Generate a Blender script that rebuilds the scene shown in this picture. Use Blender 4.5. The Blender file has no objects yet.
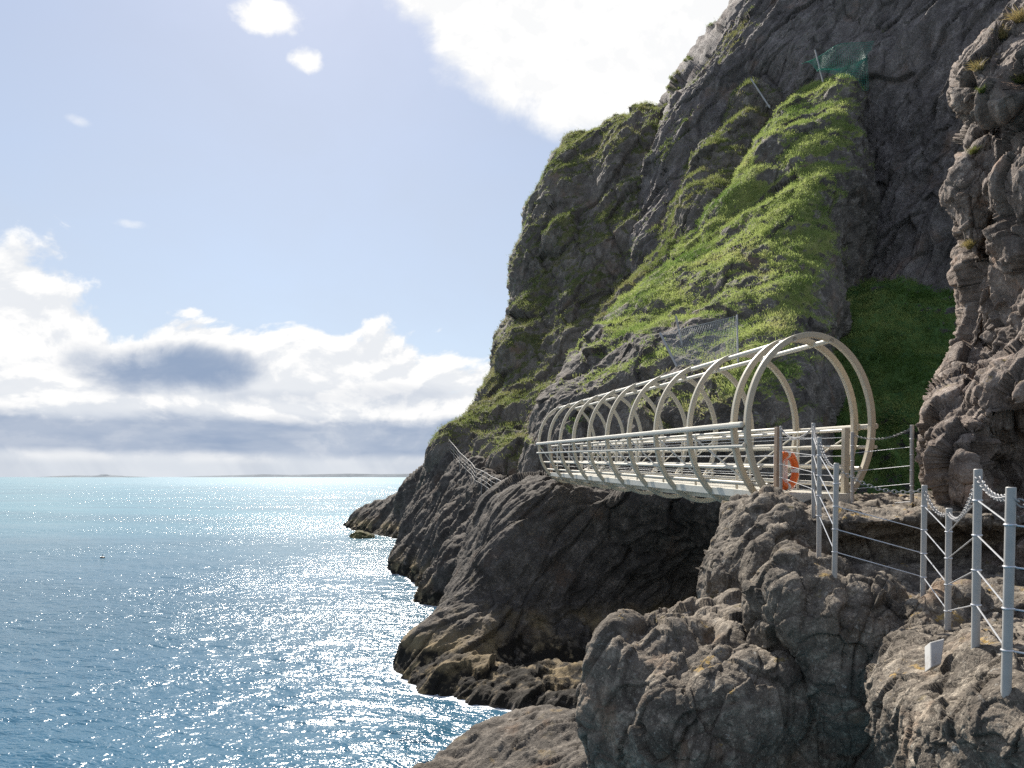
import bpy, math, random
import numpy as np
from mathutils import Vector, Matrix, Euler

random.seed(7)
RNG = np.random.default_rng(11)
SC = bpy.context.scene
COL = SC.collection
F = 720.0          # focal length in picture widths*1024
HZ = 477.0         # horizon row
SEA = -7.0         # sea level below the eye
SUN_AZ, SUN_EL = -16.0, 44.0

def P(px, py, d):
    """real point seen at that direction, d metres ahead"""
    return Vector(((px - 512.0) / F * d, d, (HZ - py) / F * d))

# ------------------------------------------------------------------ tagging
def tag(o, label=None, cat=None, group=None, kind=None):
    if label: o['label'] = label
    if cat: o['category'] = cat
    if group: o['group'] = group
    if kind: o['kind'] = kind
    return o

def empty(name, loc=(0, 0, 0), rot=(0, 0, 0)):
    o = bpy.data.objects.new(name, None)
    COL.objects.link(o)
    o.location = loc
    o.rotation_euler = rot
    o.empty_display_size = 0.2
    return o

# ------------------------------------------------------------------ noise
def _h(ix, iy, iz, seed):
    h = (ix.astype(np.int64) * 374761393 + iy.astype(np.int64) * 668265263 +
         iz.astype(np.int64) * 2147483647 + seed * 1274126177) & 0xFFFFFFFF
    h = ((h ^ (h >> 13)) * 1274126177) & 0xFFFFFFFF
    h = ((h ^ (h >> 16)) * 2246822519) & 0xFFFFFFFF
    return h ^ (h >> 15)

def perlin(p, seed=0):
    i = np.floor(p).astype(np.int64)
    f = (p - i).astype(np.float32)
    u = f * f * f * (f * (f * 6 - 15) + 10)
    out = 0
    for dx in (0, 1):
        wx = u[:, 0] if dx else 1 - u[:, 0]
        for dy in (0, 1):
            wy = u[:, 1] if dy else 1 - u[:, 1]
            for dz in (0, 1):
                wz = u[:, 2] if dz else 1 - u[:, 2]
                h = _h(i[:, 0] + dx, i[:, 1] + dy, i[:, 2] + dz, seed)
                gx = (h & 1023) / 511.5 - 1
                gy = ((h >> 10) & 1023) / 511.5 - 1
                gz = ((h >> 20) & 1023) / 511.5 - 1
                out = out + wx * wy * wz * (gx * (f[:, 0] - dx) + gy * (f[:, 1] - dy) + gz * (f[:, 2] - dz))
    return out * 1.1

def fbm(p, octs=4, seed=0, gain=0.5, lac=2.03):
    a, s, o = 1.0, 0.0, 0
    for k in range(octs):
        o = o + a * perlin(p, seed + k * 17)
        p = p * lac + 3.7
        a *= gain
    return o

def ridged(p, octs=4, seed=0, gain=0.5, lac=2.1):
    a, o = 1.0, 0
    for k in range(octs):
        n = 1 - np.abs(perlin(p, seed + k * 13)) * 2.2
        o = o + a * n
        p = p * lac + 1.3
        a *= gain
    return o - 0.9

def facet(p, seed=0, tilt=0.9):
    """broken-block relief: each cell a tilted plane with its own offset. returns height, edge distance"""
    i = np.floor(p).astype(np.int64)
    n = len(p)
    best = np.full(n, 1e9); second = np.full(n, 1e9); val = np.zeros(n)
    for dx in (-1, 0, 1):
        for dy in (-1, 0, 1):
            for dz in (-1, 0, 1):
                cx, cy, cz = i[:, 0] + dx, i[:, 1] + dy, i[:, 2] + dz
                h = _h(cx, cy, cz, seed)
                h2 = _h(cx, cy, cz, seed + 91)
                qx = cx + (h & 1023) / 1023.0
                qy = cy + ((h >> 10) & 1023) / 1023.0
                qz = cz + ((h >> 20) & 1023) / 1023.0
                ex, ey, ez = p[:, 0] - qx, p[:, 1] - qy, p[:, 2] - qz
                d = ex * ex + ey * ey + ez * ez
                v = ((h2 & 1023) / 1023.0 - 0.5) + tilt * (
                    ex * (((h2 >> 10) & 511) / 255.5 - 1) + ey * (((h2 >> 19) & 511) / 255.5 - 1)
                    + ez * (((h2 >> 5) & 511) / 255.5 - 1))
                closer = d < best
                second = np.where(closer, best, np.minimum(second, d))
                val = np.where(closer, v, val)
                best = np.where(closer, d, best)
    return val, np.sqrt(second) - np.sqrt(best)

# ------------------------------------------------------------------ lofted landforms
def cr_matrix(n, m, dens=None):
    """weights that resample n control values to m by Catmull-Rom"""
    W = np.zeros((m, n))
    t = np.linspace(0, n - 1, m)
    if dens is not None:
        c = np.concatenate([[0], np.cumsum(dens)])
        t = np.interp(np.linspace(0, c[-1], m), c, np.arange(n))
    for r, x in enumerate(t):
        k = min(int(x), n - 2)
        f = x - k
        w = (-0.5 * f + f * f - 0.5 * f ** 3, 1 - 2.5 * f * f + 1.5 * f ** 3,
             0.5 * f + 2 * f * f - 1.5 * f ** 3, -0.5 * f * f + 0.5 * f ** 3)
        for j in range(4):
            idx = k - 1 + j
            if idx < 0:
                W[r, 0] += 2 * w[j]; W[r, 1] -= w[j]
            elif idx > n - 1:
                W[r, n - 1] += 2 * w[j]; W[r, n - 2] -= w[j]
            else:
                W[r, idx] += w[j]
    return W

def grid_normals(G):
    du = np.gradient(G, axis=1); dv = np.gradient(G, axis=0)
    n = np.cross(du, dv)
    n /= np.linalg.norm(n, axis=2, keepdims=True) + 1e-9
    return n

GRIDS = {}
SHORE_PTS = []      # rock points at the waterline
GRASS_SRC = []      # (points, normals, mask, area) for the grass scatter

def mesh_from_grid(name, G, attrs, mat):
    nv, nu = G.shape[:2]
    me = bpy.data.meshes.new(name)
    idx = np.arange(nv * nu).reshape(nv, nu)
    q = np.stack([idx[:-1, :-1], idx[:-1, 1:], idx[1:, 1:], idx[1:, :-1]], axis=-1).reshape(-1, 4)
    n = grid_normals(G)
    if (n * -G).sum() < 0:
        q = q[:, ::-1]
    nf = len(q)
    me.vertices.add(nv * nu); me.loops.add(nf * 4); me.polygons.add(nf)
    me.vertices.foreach_set('co', G.reshape(-1).astype(np.float32))
    me.loops.foreach_set('vertex_index', q.reshape(-1).astype(np.int32))
    me.polygons.foreach_set('loop_start', np.arange(0, nf * 4, 4, dtype=np.int32))
    me.polygons.foreach_set('loop_total', np.full(nf, 4, dtype=np.int32))
    me.polygons.foreach_set('use_smooth', np.ones(nf, dtype=bool))
    me.update(calc_edges=True)
    for an, av in attrs.items():
        a = me.attributes.new(an, 'FLOAT', 'POINT')
        a.data.foreach_set('value', av.reshape(-1).astype(np.float32))
    me.materials.append(mat)
    o = bpy.data.objects.new(name, me)
    COL.objects.link(o)
    return o

def rot_basis(axis):
    a = np.array(axis, float); a /= np.linalg.norm(a)
    b = np.cross(a, [0.3, 0.2, 1.0]); b /= np.linalg.norm(b)
    c = np.cross(a, b)
    return np.stack([a, b, c])

def loft(name, rows, nu, nv, mat, relief, grass=None, gnet=None, udens=None, vdens=None, label=None,
         gslope=0.25, gbias=0.0, blade=1.0, gscale=1.0, cat='cliff', dry=0.25, tone=0.6, reach=0):
    if reach:                                                     # carry the rock on past the picture edge
        k = len(rows[0]) - 1
        rows = [list(r) + [(r[-1][0] + reach, r[-1][1], r[-1][2])] for r in rows]
        udens = list(udens if udens is not None else [1.0] * k) + [0.8]
        nu = int(nu * (1 + 0.8 / sum(udens[:-1])))
    C = np.array([[P(*c) for c in r] for r in rows], float)       # rows x cols x 3
    Wu = cr_matrix(C.shape[1], nu, udens); Wv = cr_matrix(C.shape[0], nv, vdens)
    G = np.einsum('va,abk,ub->vuk', Wv, C, Wu)
    N = grid_normals(G)
    if (N * -G).sum() < 0: N = -N
    base = G.copy()
    p0 = G.reshape(-1, 3)
    cracks = np.ones(len(p0))
    for r in relief:                                              # successive layers of relief
        kind, amp, size = r[0], r[1], r[2]
        seed = r[3] if len(r) > 3 else 0
        p = p0.copy()
        if len(r) > 4 and r[4] is not None:                        # bedding: stretched along an axis
            B = rot_basis(r[4][:3]); p = p @ B.T
            p[:, 0] /= r[4][3]
        p = p / size
        if kind == 'fbm':
            h = fbm(p, 4, seed)
        elif kind == 'ridge':
            h = ridged(p, 5, seed)
        elif kind == 'billow':
            h = 0.35 - ridged(p, 2, seed, 0.33)
        elif kind == 'rough':
            h = fbm(p, 6, seed, 0.62)
        else:
            w = np.stack([perlin(p * 1.7, seed + 5), perlin(p * 1.7 + 9, seed + 6), perlin(p * 1.7 + 5, seed + 7)], 1)
            h, e = facet(p + 0.16 * w, seed, 1.15)
            h = h * 0.8 - 0.16 * np.exp(-(e / 0.05) ** 2)
            cracks = np.minimum(cracks, np.clip(e / 0.06, 0, 1) * 0.7 + 0.3)
        G = G + (amp * h).reshape(nv, nu, 1) * N
        if r is relief[0]:
            N2 = grid_normals(G)
            if (N2 * N).sum() < 0: N2 = -N2
            N = 0.6 * N + 0.4 * N2
            N /= np.linalg.norm(N, axis=2, keepdims=True) + 1e-9
    NF = grid_normals(G)
    if (NF * N).sum() < 0: NF = -NF
    m = np.zeros(nv * nu)
    if grass is not None:
        if gnet is not None:
            g = np.array(gnet, float)
            iu = np.linspace(0, g.shape[1] - 1, nu); iv = np.linspace(0, g.shape[0] - 1, nv)
            if udens is not None:
                c = np.concatenate([[0], np.cumsum(udens)]); iu = np.interp(np.linspace(0, c[-1], nu), c, np.arange(g.shape[1]))
            if vdens is not None:
                c = np.concatenate([[0], np.cumsum(vdens)]); iv = np.interp(np.linspace(0, c[-1], nv), c, np.arange(g.shape[0]))
            g1 = np.stack([np.interp(iu, np.arange(g.shape[1]), row) for row in g])
            g2 = np.stack([np.interp(iv, np.arange(g.shape[0]), g1[:, k]) for k in range(nu)], 1).reshape(-1)
        else:
            g2 = np.full(nv * nu, 0.5)
        pg = G.reshape(-1, 3)
        nz = NF[:, :, 2].reshape(-1)
        m = g2 + gbias + gscale * (0.55 * fbm(pg / grass, 4, 41) + 0.25 * fbm(pg / (grass * 0.22), 3, 77)) + 0.9 * (nz - gslope)
        m = np.clip((m - 0.45) / 0.16, 0, 1)
        d1 = np.linalg.norm(np.cross(np.gradient(G, axis=1), np.gradient(G, axis=0)), axis=2).reshape(-1)
        GRASS_SRC.append((pg, NF.reshape(-1, 3), m, d1, blade, dry, tone))
    if mat in (ROCK_SHORE, ROCK_SLAB):
        fp = G.reshape(-1, 3); fp = fp[np.abs(fp[:, 2] - SEA) < 0.12]
        SHORE_PTS.append(fp[::2])
    o = mesh_from_grid(name, G, {'grass': m, 'crack': cracks}, mat)
    tag(o, label, cat, None, 'structure')
    GRIDS[label] = G.reshape(-1, 3)
    return o

def on_surface(word, px, py, d):
    """the point of a landform that lies in that direction from the viewpoint"""
    g = np.concatenate([v for k, v in GRIDS.items() if word in k])
    u = g[:, 0] / g[:, 1] * F + 512; v = HZ - g[:, 2] / g[:, 1] * F
    for r in (3, 6, 12, 24):
        k = np.where((np.abs(u - px) < r) & (np.abs(v - py) < r))[0]
        if len(k): return Vector(g[k[np.argmin(g[k, 1])]])
    return P(px, py, d)

# ------------------------------------------------------------------ shader node DSL
class S:
    """tiny wrapper: a socket with arithmetic"""
    nt = None
    def __init__(s, sock): s.s = sock
    @staticmethod
    def math(op, *a, clamp=False):
        n = S.nt.nodes.new('ShaderNodeMath'); n.operation = op; n.use_clamp = clamp
        for i, x in enumerate(a):
            if isinstance(x, S): S.nt.links.new(x.s, n.inputs[i])
            else: n.inputs[i].default_value = x
        return S(n.outputs[0])
    def __add__(s, o): return S.math('ADD', s, o)
    __radd__ = __add__
    def __sub__(s, o): return S.math('SUBTRACT', s, o)
    def __rsub__(s, o): return S.math('SUBTRACT', o, s)
    def __mul__(s, o): return S.math('MULTIPLY', s, o)
    __rmul__ = __mul__
    def __truediv__(s, o): return S.math('DIVIDE', s, o)
    def __neg__(s): return S.math('MULTIPLY', s, -1)

def sstep(x, a, b):
    n = S.nt.nodes.new('ShaderNodeMapRange'); n.interpolation_type = 'SMOOTHSTEP'
    S.nt.links.new(x.s, n.inputs[0])
    lo, hi, o0, o1 = (a, b, 0, 1) if a < b else (b, a, 1, 0)
    n.inputs[1].default_value = lo; n.inputs[2].default_value = hi
    n.inputs[3].default_value = o0; n.inputs[4].default_value = o1
    return S(n.outputs[0])

def smax(a, b): return S.math('MAXIMUM', a, b)
def smin(a, b): return S.math('MINIMUM', a, b)

def noise(vec, scale, detail=4, rough=0.55, dist=0.0, w=None):
    n = S.nt.nodes.new('ShaderNodeTexNoise')
    if w is not None:
        n.noise_dimensions = '4D'; n.inputs['W'].default_value = w
    S.nt.links.new(vec.s, n.inputs['Vector'])
    n.inputs['Scale'].default_value = scale; n.inputs['Detail'].default_value = detail
    n.inputs['Roughness'].default_value = rough; n.inputs['Distortion'].default_value = dist
    return S(n.outputs[0])

def voronoi(vec, scale, feature='F1', out=0, rand=1.0):
    n = S.nt.nodes.new('ShaderNodeTexVoronoi'); n.feature = feature
    S.nt.links.new(vec.s, n.inputs['Vector']); n.inputs['Scale'].default_value = scale
    n.inputs['Randomness'].default_value = rand
    return S(n.outputs[out])

def mapping(vec, scale=(1, 1, 1), rot=(0, 0, 0), loc=(0, 0, 0)):
    n = S.nt.nodes.new('ShaderNodeMapping')
    S.nt.links.new(vec.s, n.inputs[0]); n.inputs[1].default_value = loc
    n.inputs[2].default_value = rot; n.inputs[3].default_value = scale
    return S(n.outputs[0])

def mixc(f, a, b, blend='MIX'):
    n = S.nt.nodes.new('ShaderNodeMix'); n.data_type = 'RGBA'; n.blend_type = blend; n.clamp_factor = True
    def put(x, i):
        if isinstance(x, S): S.nt.links.new(x.s, n.inputs[i])
        elif isinstance(x, (int, float)): n.inputs[i].default_value = x
        else: n.inputs[i].default_value = (*x, 1)
    put(f, 0); put(a, 6); put(b, 7)
    return S(n.outputs[2])

def combine(x, y, z):
    n = S.nt.nodes.new('ShaderNodeCombineXYZ')
    for i, v in enumerate((x, y, z)):
        if isinstance(v, S): S.nt.links.new(v.s, n.inputs[i])
        else: n.inputs[i].default_value = v
    return S(n.outputs[0])

def sep(v):
    n = S.nt.nodes.new('ShaderNodeSeparateXYZ'); S.nt.links.new(v.s, n.inputs[0])
    return [S(o) for o in n.outputs]

def attr(name):
    n = S.nt.nodes.new('ShaderNodeAttribute'); n.attribute_name = name
    return S(n.outputs['Fac'])

def attrc(name):
    n = S.nt.nodes.new('ShaderNodeAttribute'); n.attribute_name = name
    return S(n.outputs['Color'])

def pos():
    n = S.nt.nodes.new('ShaderNodeNewGeometry'); return S(n.outputs['Position']), S(n.outputs['Normal'])

def bump(h, strength, distance, prev=None):
    n = S.nt.nodes.new('ShaderNodeBump')
    n.inputs['Strength'].default_value = strength; n.inputs['Distance'].default_value = distance
    S.nt.links.new(h.s, n.inputs['Height'])
    if prev is not None: S.nt.links.new(prev.s, n.inputs['Normal'])
    return S(n.outputs[0])

def new_mat(name):
    m = bpy.data.materials.new(name); m.use_nodes = True
    S.nt = m.node_tree
    return m, m.node_tree.nodes['Principled BSDF']

def setp(b, **k):
    for key, v in k.items():
        key = {'color': 'Base Color', 'rough': 'Roughness', 'metal': 'Metallic', 'normal': 'Normal',
               'spec': 'Specular IOR Level', 'ior': 'IOR'}[key]
        if isinstance(v, S): S.nt.links.new(v.s, b.inputs[key])
        elif isinstance(v, tuple): b.inputs[key].default_value = (*v, 1)
        else: b.inputs[key].default_value = v

# ------------------------------------------------------------------ materials
def rock_material(name, dark, mid, light, scale=1.0, lichen=0.3, orange=0.15, tide=False, bumpd=0.05,
                  green=((0.060, 0.068, 0.024), (0.15, 0.135, 0.055)), beds=None):
    m, b = new_mat(name)
    p, nrm = pos()
    pz = sep(p)[2]; nz = sep(nrm)[2]
    q = mapping(p, beds[0], beds[1]) if beds else p
    n1 = noise(q, 0.35 * scale, 5, 0.6)
    n2 = noise(q, 2.1 * scale, 6, 0.65, 0.4)
    n3 = noise(p, 11 * scale, 5, 0.7)
    n4 = noise(p, 46 * scale, 3, 0.7)
    c = mixc(sstep(n1 * 0.55 + n2 * 0.45, 0.36, 0.64), dark, mid)
    c = mixc(sstep(n2 * 0.5 + n3 * 0.5, 0.48, 0.68), c, light)
    c = mixc(sstep(n4, 0.42, 0.66) * 0.55, c, tuple(x * 0.42 for x in mid))
    c = mixc(sstep(noise(p, 29 * scale, 4, 0.7, w=1.5), 0.54, 0.68) * 0.5, c, tuple(min(0.55, x * 1.25) for x in light))
    # rusty-brown iron stain
    c = mixc(sstep(noise(p, 0.8 * scale, 4, 0.6, w=3.1), 0.55, 0.72) * 0.5, c, (mid[0] * 1.25, mid[1] * 0.92, mid[2] * 0.7))
    # pale lichen crust
    lp = noise(p, 4.5 * scale, 5, 0.75, w=7.7)
    c = mixc(sstep(lp, 0.60, 0.68) * lichen, c, (0.42, 0.41, 0.37))
    if orange > 0:
        op = noise(p, 1.6 * scale, 6, 0.72, w=21.3) + (nz - 0.6) * 0.10
        c = mixc(sstep(op, 0.60, 0.66) * orange, c, mixc(sstep(noise(p, 0.9 * scale, 3, 0.5, w=13.0), 0.45, 0.6), (0.15, 0.115, 0.035), (0.42, 0.26, 0.05)))
    if tide:
        tn = noise(p, 0.9, 4, 0.6, w=5.0)
        tz = pz + (tn - 0.5) * 2.6
        c = mixc(sstep(tz, -5.0, -6.0) * sstep(noise(p, 0.5, 3, 0.5, w=8.8), 0.36, 0.56) * 0.75, c, mixc(noise(p, 3.0, 4, 0.6), (0.15, 0.105, 0.05), (0.36, 0.27, 0.14)))
        c = mixc(sstep(tz, -5.95, -6.4) * sstep(noise(p, 2.3, 4, 0.6, w=2.0), 0.38, 0.50), c, (0.018, 0.014, 0.009))
    # the crack floor is darker, in broken patches
    ck = attr('crack')
    c = mixc((1.0 - ck) * sstep(n3, 0.35, 0.6) * 0.8, c, tuple(x * 0.35 for x in dark))
    g = attr('grass')
    gn = noise(p, 1.3 * scale, 4, 0.6, w=11.0)
    gc = mixc(sstep(gn, 0.35, 0.65), green[0], green[1])
    gm = sstep(g + (n3 - 0.5) * 0.8, 0.15, 0.6)
    c = mixc(gm * 0.92, c, gc)
    h = n2 * 0.45 + n3 * 0.4 + n4 * 0.22
    v = voronoi(mapping(q, loc=(3, 1, 2)), 3.3 * scale, 'DISTANCE_TO_EDGE')
    h = h + sstep(v, 0.0, 0.07) * 0.10
    nb = bump(h, 1.0, bumpd / scale * 1.5)
    setp(b, color=c, rough=0.88, normal=nb, spec=0.25)
    return m

M = {}
def paint(name, col, rough=0.45, metal=0.0, var=0.12, grime=0.25, gcol=(0.16, 0.11, 0.06), sc=6.0):
    m, b = new_mat(name)
    tc = S.nt.nodes.new('ShaderNodeTexCoord'); o = S(tc.outputs['Object'])
    n1 = noise(o, sc, 4, 0.6); n2 = noise(o, sc * 7, 3, 0.65)
    c = mixc(sstep(n1, 0.3, 0.7) * var * 2, col, tuple(x * 0.78 for x in col))
    c = mixc(sstep(n1 * 0.5 + n2 * 0.5, 0.52, 0.64) * grime, c, gcol)
    setp(b, color=c, rough=n2 * 0.2 + (rough - 0.1), metal=metal, normal=bump(n2, 0.08, 0.002))
    M[name] = m
    return m

paint('hoop_paint', (0.50, 0.44, 0.33), 0.42, 0, 0.12, 0.10, (0.30, 0.22, 0.14), 2.0)
paint('rail_paint', (0.57, 0.53, 0.44), 0.4, 0, 0.1, 0.12, (0.34, 0.27, 0.19), 2.0)
paint('deck_paint', (0.62, 0.59, 0.51), 0.5, 0, 0.1, 0.3, (0.3, 0.24, 0.17))
paint('end_post', (0.33, 0.24, 0.17), 0.5, 0, 0.1, 0.4, (0.25, 0.09, 0.03))
paint('galvanised', (0.38, 0.36, 0.33), 0.55, 0.05, 0.2, 0.15, (0.28, 0.27, 0.25), 14)
paint('cable', (0.62, 0.62, 0.62), 0.35, 0.6, 0.05, 0.1)
paint('chain', (0.30, 0.29, 0.28), 0.65, 0.0, 0.1, 0.12)
paint('orange_plastic', (0.85, 0.17, 0.025), 0.45, 0, 0.1, 0.08)
paint('white_plastic', (0.78, 0.78, 0.76), 0.45, 0, 0.06, 0.1)
paint('concrete', (0.42, 0.405, 0.38), 0.85, 0, 0.2, 0.25)
paint('net_wire', (0.42, 0.45, 0.46), 0.5, 0.3, 0.1, 0.1)
paint('green_net', (0.03, 0.30, 0.20), 0.6, 0, 0.1, 0.05)
paint('float_dark', (0.03, 0.025, 0.02), 0.5)
paint('far_land_haze', (0.10, 0.125, 0.15), 0.9, 0, 0.2, 0.1, sc=0.001)  # haze of distance put into the colour, paler and bluer than the land

ROCK_FAR = rock_material('cliff_rock', (0.082, 0.068, 0.055), (0.19, 0.158, 0.127), (0.35, 0.30, 0.25), 0.55, 0.3, 0.0, False, 0.05)
ROCK_WALL = rock_material('gully_rock', (0.100, 0.084, 0.074), (0.21, 0.178, 0.158), (0.36, 0.31, 0.275), 0.5, 0.3, 0.0, False, 0.08, beds=((1.0, 1.0, 0.4), (0.35, 0.5, 0.0)))
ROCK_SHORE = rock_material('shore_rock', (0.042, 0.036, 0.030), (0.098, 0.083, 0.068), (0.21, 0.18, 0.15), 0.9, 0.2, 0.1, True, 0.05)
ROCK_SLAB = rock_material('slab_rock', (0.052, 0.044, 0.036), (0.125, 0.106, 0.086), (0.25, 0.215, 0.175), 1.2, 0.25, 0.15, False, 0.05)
ROCK_NEAR = rock_material('near_rock', (0.066, 0.054, 0.042), (0.19, 0.157, 0.122), (0.45, 0.385, 0.30), 2.2, 0.55, 0.6, False, 0.05)
ROCK_CRAG = rock_material('crag_rock', (0.115, 0.088, 0.071), (0.275, 0.215, 0.175), (0.46, 0.39, 0.33), 1.8, 0.4, 0.5, False, 0.06)

ROCK_GULLY_SHADE = rock_material('gully_floor_shade', (0.05, 0.045, 0.04), (0.11, 0.098, 0.09), (0.2, 0.18, 0.165), 0.6, 0.15, 0.0, False, 0.05,
                           ((0.05, 0.11, 0.028), (0.11, 0.185, 0.045)))  # gully shade put into the colours: darker rock and green
ROCK_TURF = rock_material('turf_rock', (0.070, 0.060, 0.050), (0.165, 0.140, 0.115), (0.34, 0.30, 0.25), 0.7, 0.6, 0.0, False, 0.05,
                          ((0.12, 0.15, 0.038), (0.27, 0.27, 0.085)))
def grass_material():
    m, b = new_mat('grass_blades')
    c = attrc('tint')
    nt = m.node_tree
    nt.links.new(c.s, b.inputs['Base Color'])
    b.inputs['Roughness'].default_value = 0.6
    b.inputs['Specular IOR Level'].default_value = 0.2
    tr = nt.nodes.new('ShaderNodeBsdfTranslucent')
    nt.links.new(c.s, tr.inputs['Color'])
    mx = nt.nodes.new('ShaderNodeMixShader'); mx.inputs[0].default_value = 0.45
    nt.links.new(b.outputs[0], mx.inputs[1]); nt.links.new(tr.outputs[0], mx.inputs[2])
    nt.links.new(mx.outputs[0], nt.nodes['Material Output'].inputs[0])
    return m
M['grass'] = grass_material()

def water_material():
    m, b = new_mat('sea_water')
    p, _ = pos()
    y = sep(p)[1]
    q = mapping(p, (1, 1, 1), (0, 0, 0.35))
    w1 = noise(mapping(q, (0.5, 1.0, 1)), 0.8, 3, 0.5, 0.5)
    w2 = noise(mapping(q, (0.5, 1.0, 1)), 2.6, 3, 0.55, 0.6)
    w3 = noise(mapping(q, (0.6, 1.0, 1)), 8.0, 2, 0.5, 0.3)
    gust = noise(mapping(p, (0.035, 0.06, 1)), 1.0, 4, 0.6, 0.4, w=6.6)
    h = (w1 * 0.30 + w2 * 0.155 + w3 * 0.060) * (sstep(gust, 0.36, 0.64) * 0.75 + 0.55)
    nb = bump(h, 1.0, 0.8)
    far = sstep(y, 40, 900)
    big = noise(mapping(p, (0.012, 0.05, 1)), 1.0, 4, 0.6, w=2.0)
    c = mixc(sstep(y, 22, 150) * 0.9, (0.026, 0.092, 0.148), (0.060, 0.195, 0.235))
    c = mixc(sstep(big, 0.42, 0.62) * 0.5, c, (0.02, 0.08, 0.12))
    fo = attr('foam')
    fm = sstep(fo + (noise(p, 2.2, 5, 0.7, 0.6, w=4.4) - 0.5) * 1.5, 0.56, 0.84)
    c = mixc(fm * 0.8, c, (0.72, 0.74, 0.75))
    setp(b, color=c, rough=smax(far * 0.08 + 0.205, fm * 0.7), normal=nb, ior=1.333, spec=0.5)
    return m
M['sea'] = water_material()

# ------------------------------------------------------------------ mesh builder
class MB:
    def __init__(s): s.v = []; s.f = []
    def add(s, vs, fs):
        k = len(s.v); s.v += [tuple(x) for x in vs]; s.f += [tuple(i + k for i in q) for q in fs]
    def box(s, c, size, mat=None):
        hx, hy, hz = (x / 2 for x in size)
        vs = [Vector((x * hx, y * hy, z * hz)) for x in (-1, 1) for y in (-1, 1) for z in (-1, 1)]
        if mat: vs = [mat @ v for v in vs]
        vs = [v + Vector(c) for v in vs]
        s.add(vs, [(0, 1, 3, 2), (4, 6, 7, 5), (0, 4, 5, 1), (2, 3, 7, 6), (0, 2, 6, 4), (1, 5, 7, 3)])
    def tube(s, pts, r, n=8, cap=True):
        pts = [Vector(p) for p in pts]
        rings = []
        for i, p in enumerate(pts):
            t = (pts[min(i + 1, len(pts) - 1)] - pts[max(i - 1, 0)]).normalized()
            a = t.cross(Vector((0, 0, 1)))
            if a.length < 1e-3: a = t.cross(Vector((0, 1, 0)))
            a.normalize(); b = t.cross(a)
            rr = r[i] if isinstance(r, (list, tuple)) else r
            rings.append([p + (a * math.cos(k * 2 * math.pi / n) + b * math.sin(k * 2 * math.pi / n)) * rr for k in range(n)])
        vs = [v for q in rings for v in q]
        fs = []
        for i in range(len(pts) - 1):
            for k in range(n):
                k2 = (k + 1) % n
                fs.append((i * n + k, i * n + k2, (i + 1) * n + k2, (i + 1) * n + k))
        if cap:
            fs.append(tuple(range(n - 1, -1, -1))); fs.append(tuple((len(pts) - 1) * n + k for k in range(n)))
        s.add(vs, fs)
    def beam(s, a, b, w, h):
        """rectangular bar from a to b, w across and h high"""
        a = Vector(a); b = Vector(b); t = (b - a).normalized()
        x = t.cross(Vector((0, 0, 1))).normalized(); z = x.cross(t)
        vs = [e + x * sx * w / 2 + z * sz * h / 2 for e in (a, b) for sx, sz in ((-1, -1), (1, -1), (1, 1), (-1, 1))]
        s.add(vs, [(3, 2, 1, 0), (4, 5, 6, 7), (0, 1, 5, 4), (1, 2, 6, 5), (2, 3, 7, 6), (3, 0, 4, 7)])
    def torus(s, c, ax, up, R, r, n=24, m=8, stretch=1.0):
        c = Vector(c); ax = Vector(ax).normalized(); e1 = Vector(up).normalized(); e2 = ax.cross(e1)
        vs = []; fs = []
        for i in range(n):
            a = i * 2 * math.pi / n
            rad = e1 * math.cos(a) * stretch + e2 * math.sin(a)
            out = (e1 * math.cos(a) + e2 * math.sin(a))
            for j in range(m):
                bb = j * 2 * math.pi / m
                vs.append(c + rad * R + out * r * math.cos(bb) + ax * r * math.sin(bb))
                fs.append((i * m + j, ((i + 1) % n) * m + j, ((i + 1) % n) * m + (j + 1) % m, i * m + (j + 1) % m))
        s.add(vs, fs)
    def build(s, name, mat, parent=None, smooth=False, bevel=0.0):
        me = bpy.data.meshes.new(name)
        me.from_pydata([tuple(v) for v in s.v], [], s.f); me.update()
        if smooth:
            me.polygons.foreach_set('use_smooth', [True] * len(me.polygons))
        me.materials.append(mat)
        o = bpy.data.objects.new(name, me); COL.objects.link(o)
        if parent: o.parent = parent
        if smooth:
            try:
                me.set_sharp_from_angle(angle=math.radians(40))
            except Exception: pass
        if bevel > 0:
            md = o.modifiers.new('bevel', 'BEVEL'); md.width = bevel; md.segments = 2; md.limit_method = 'ANGLE'
        return o

# ================================================================== LANDFORMS
BED = (-0.62, -0.30, -0.72, 5.5)     # dip of the shore ribs

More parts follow.
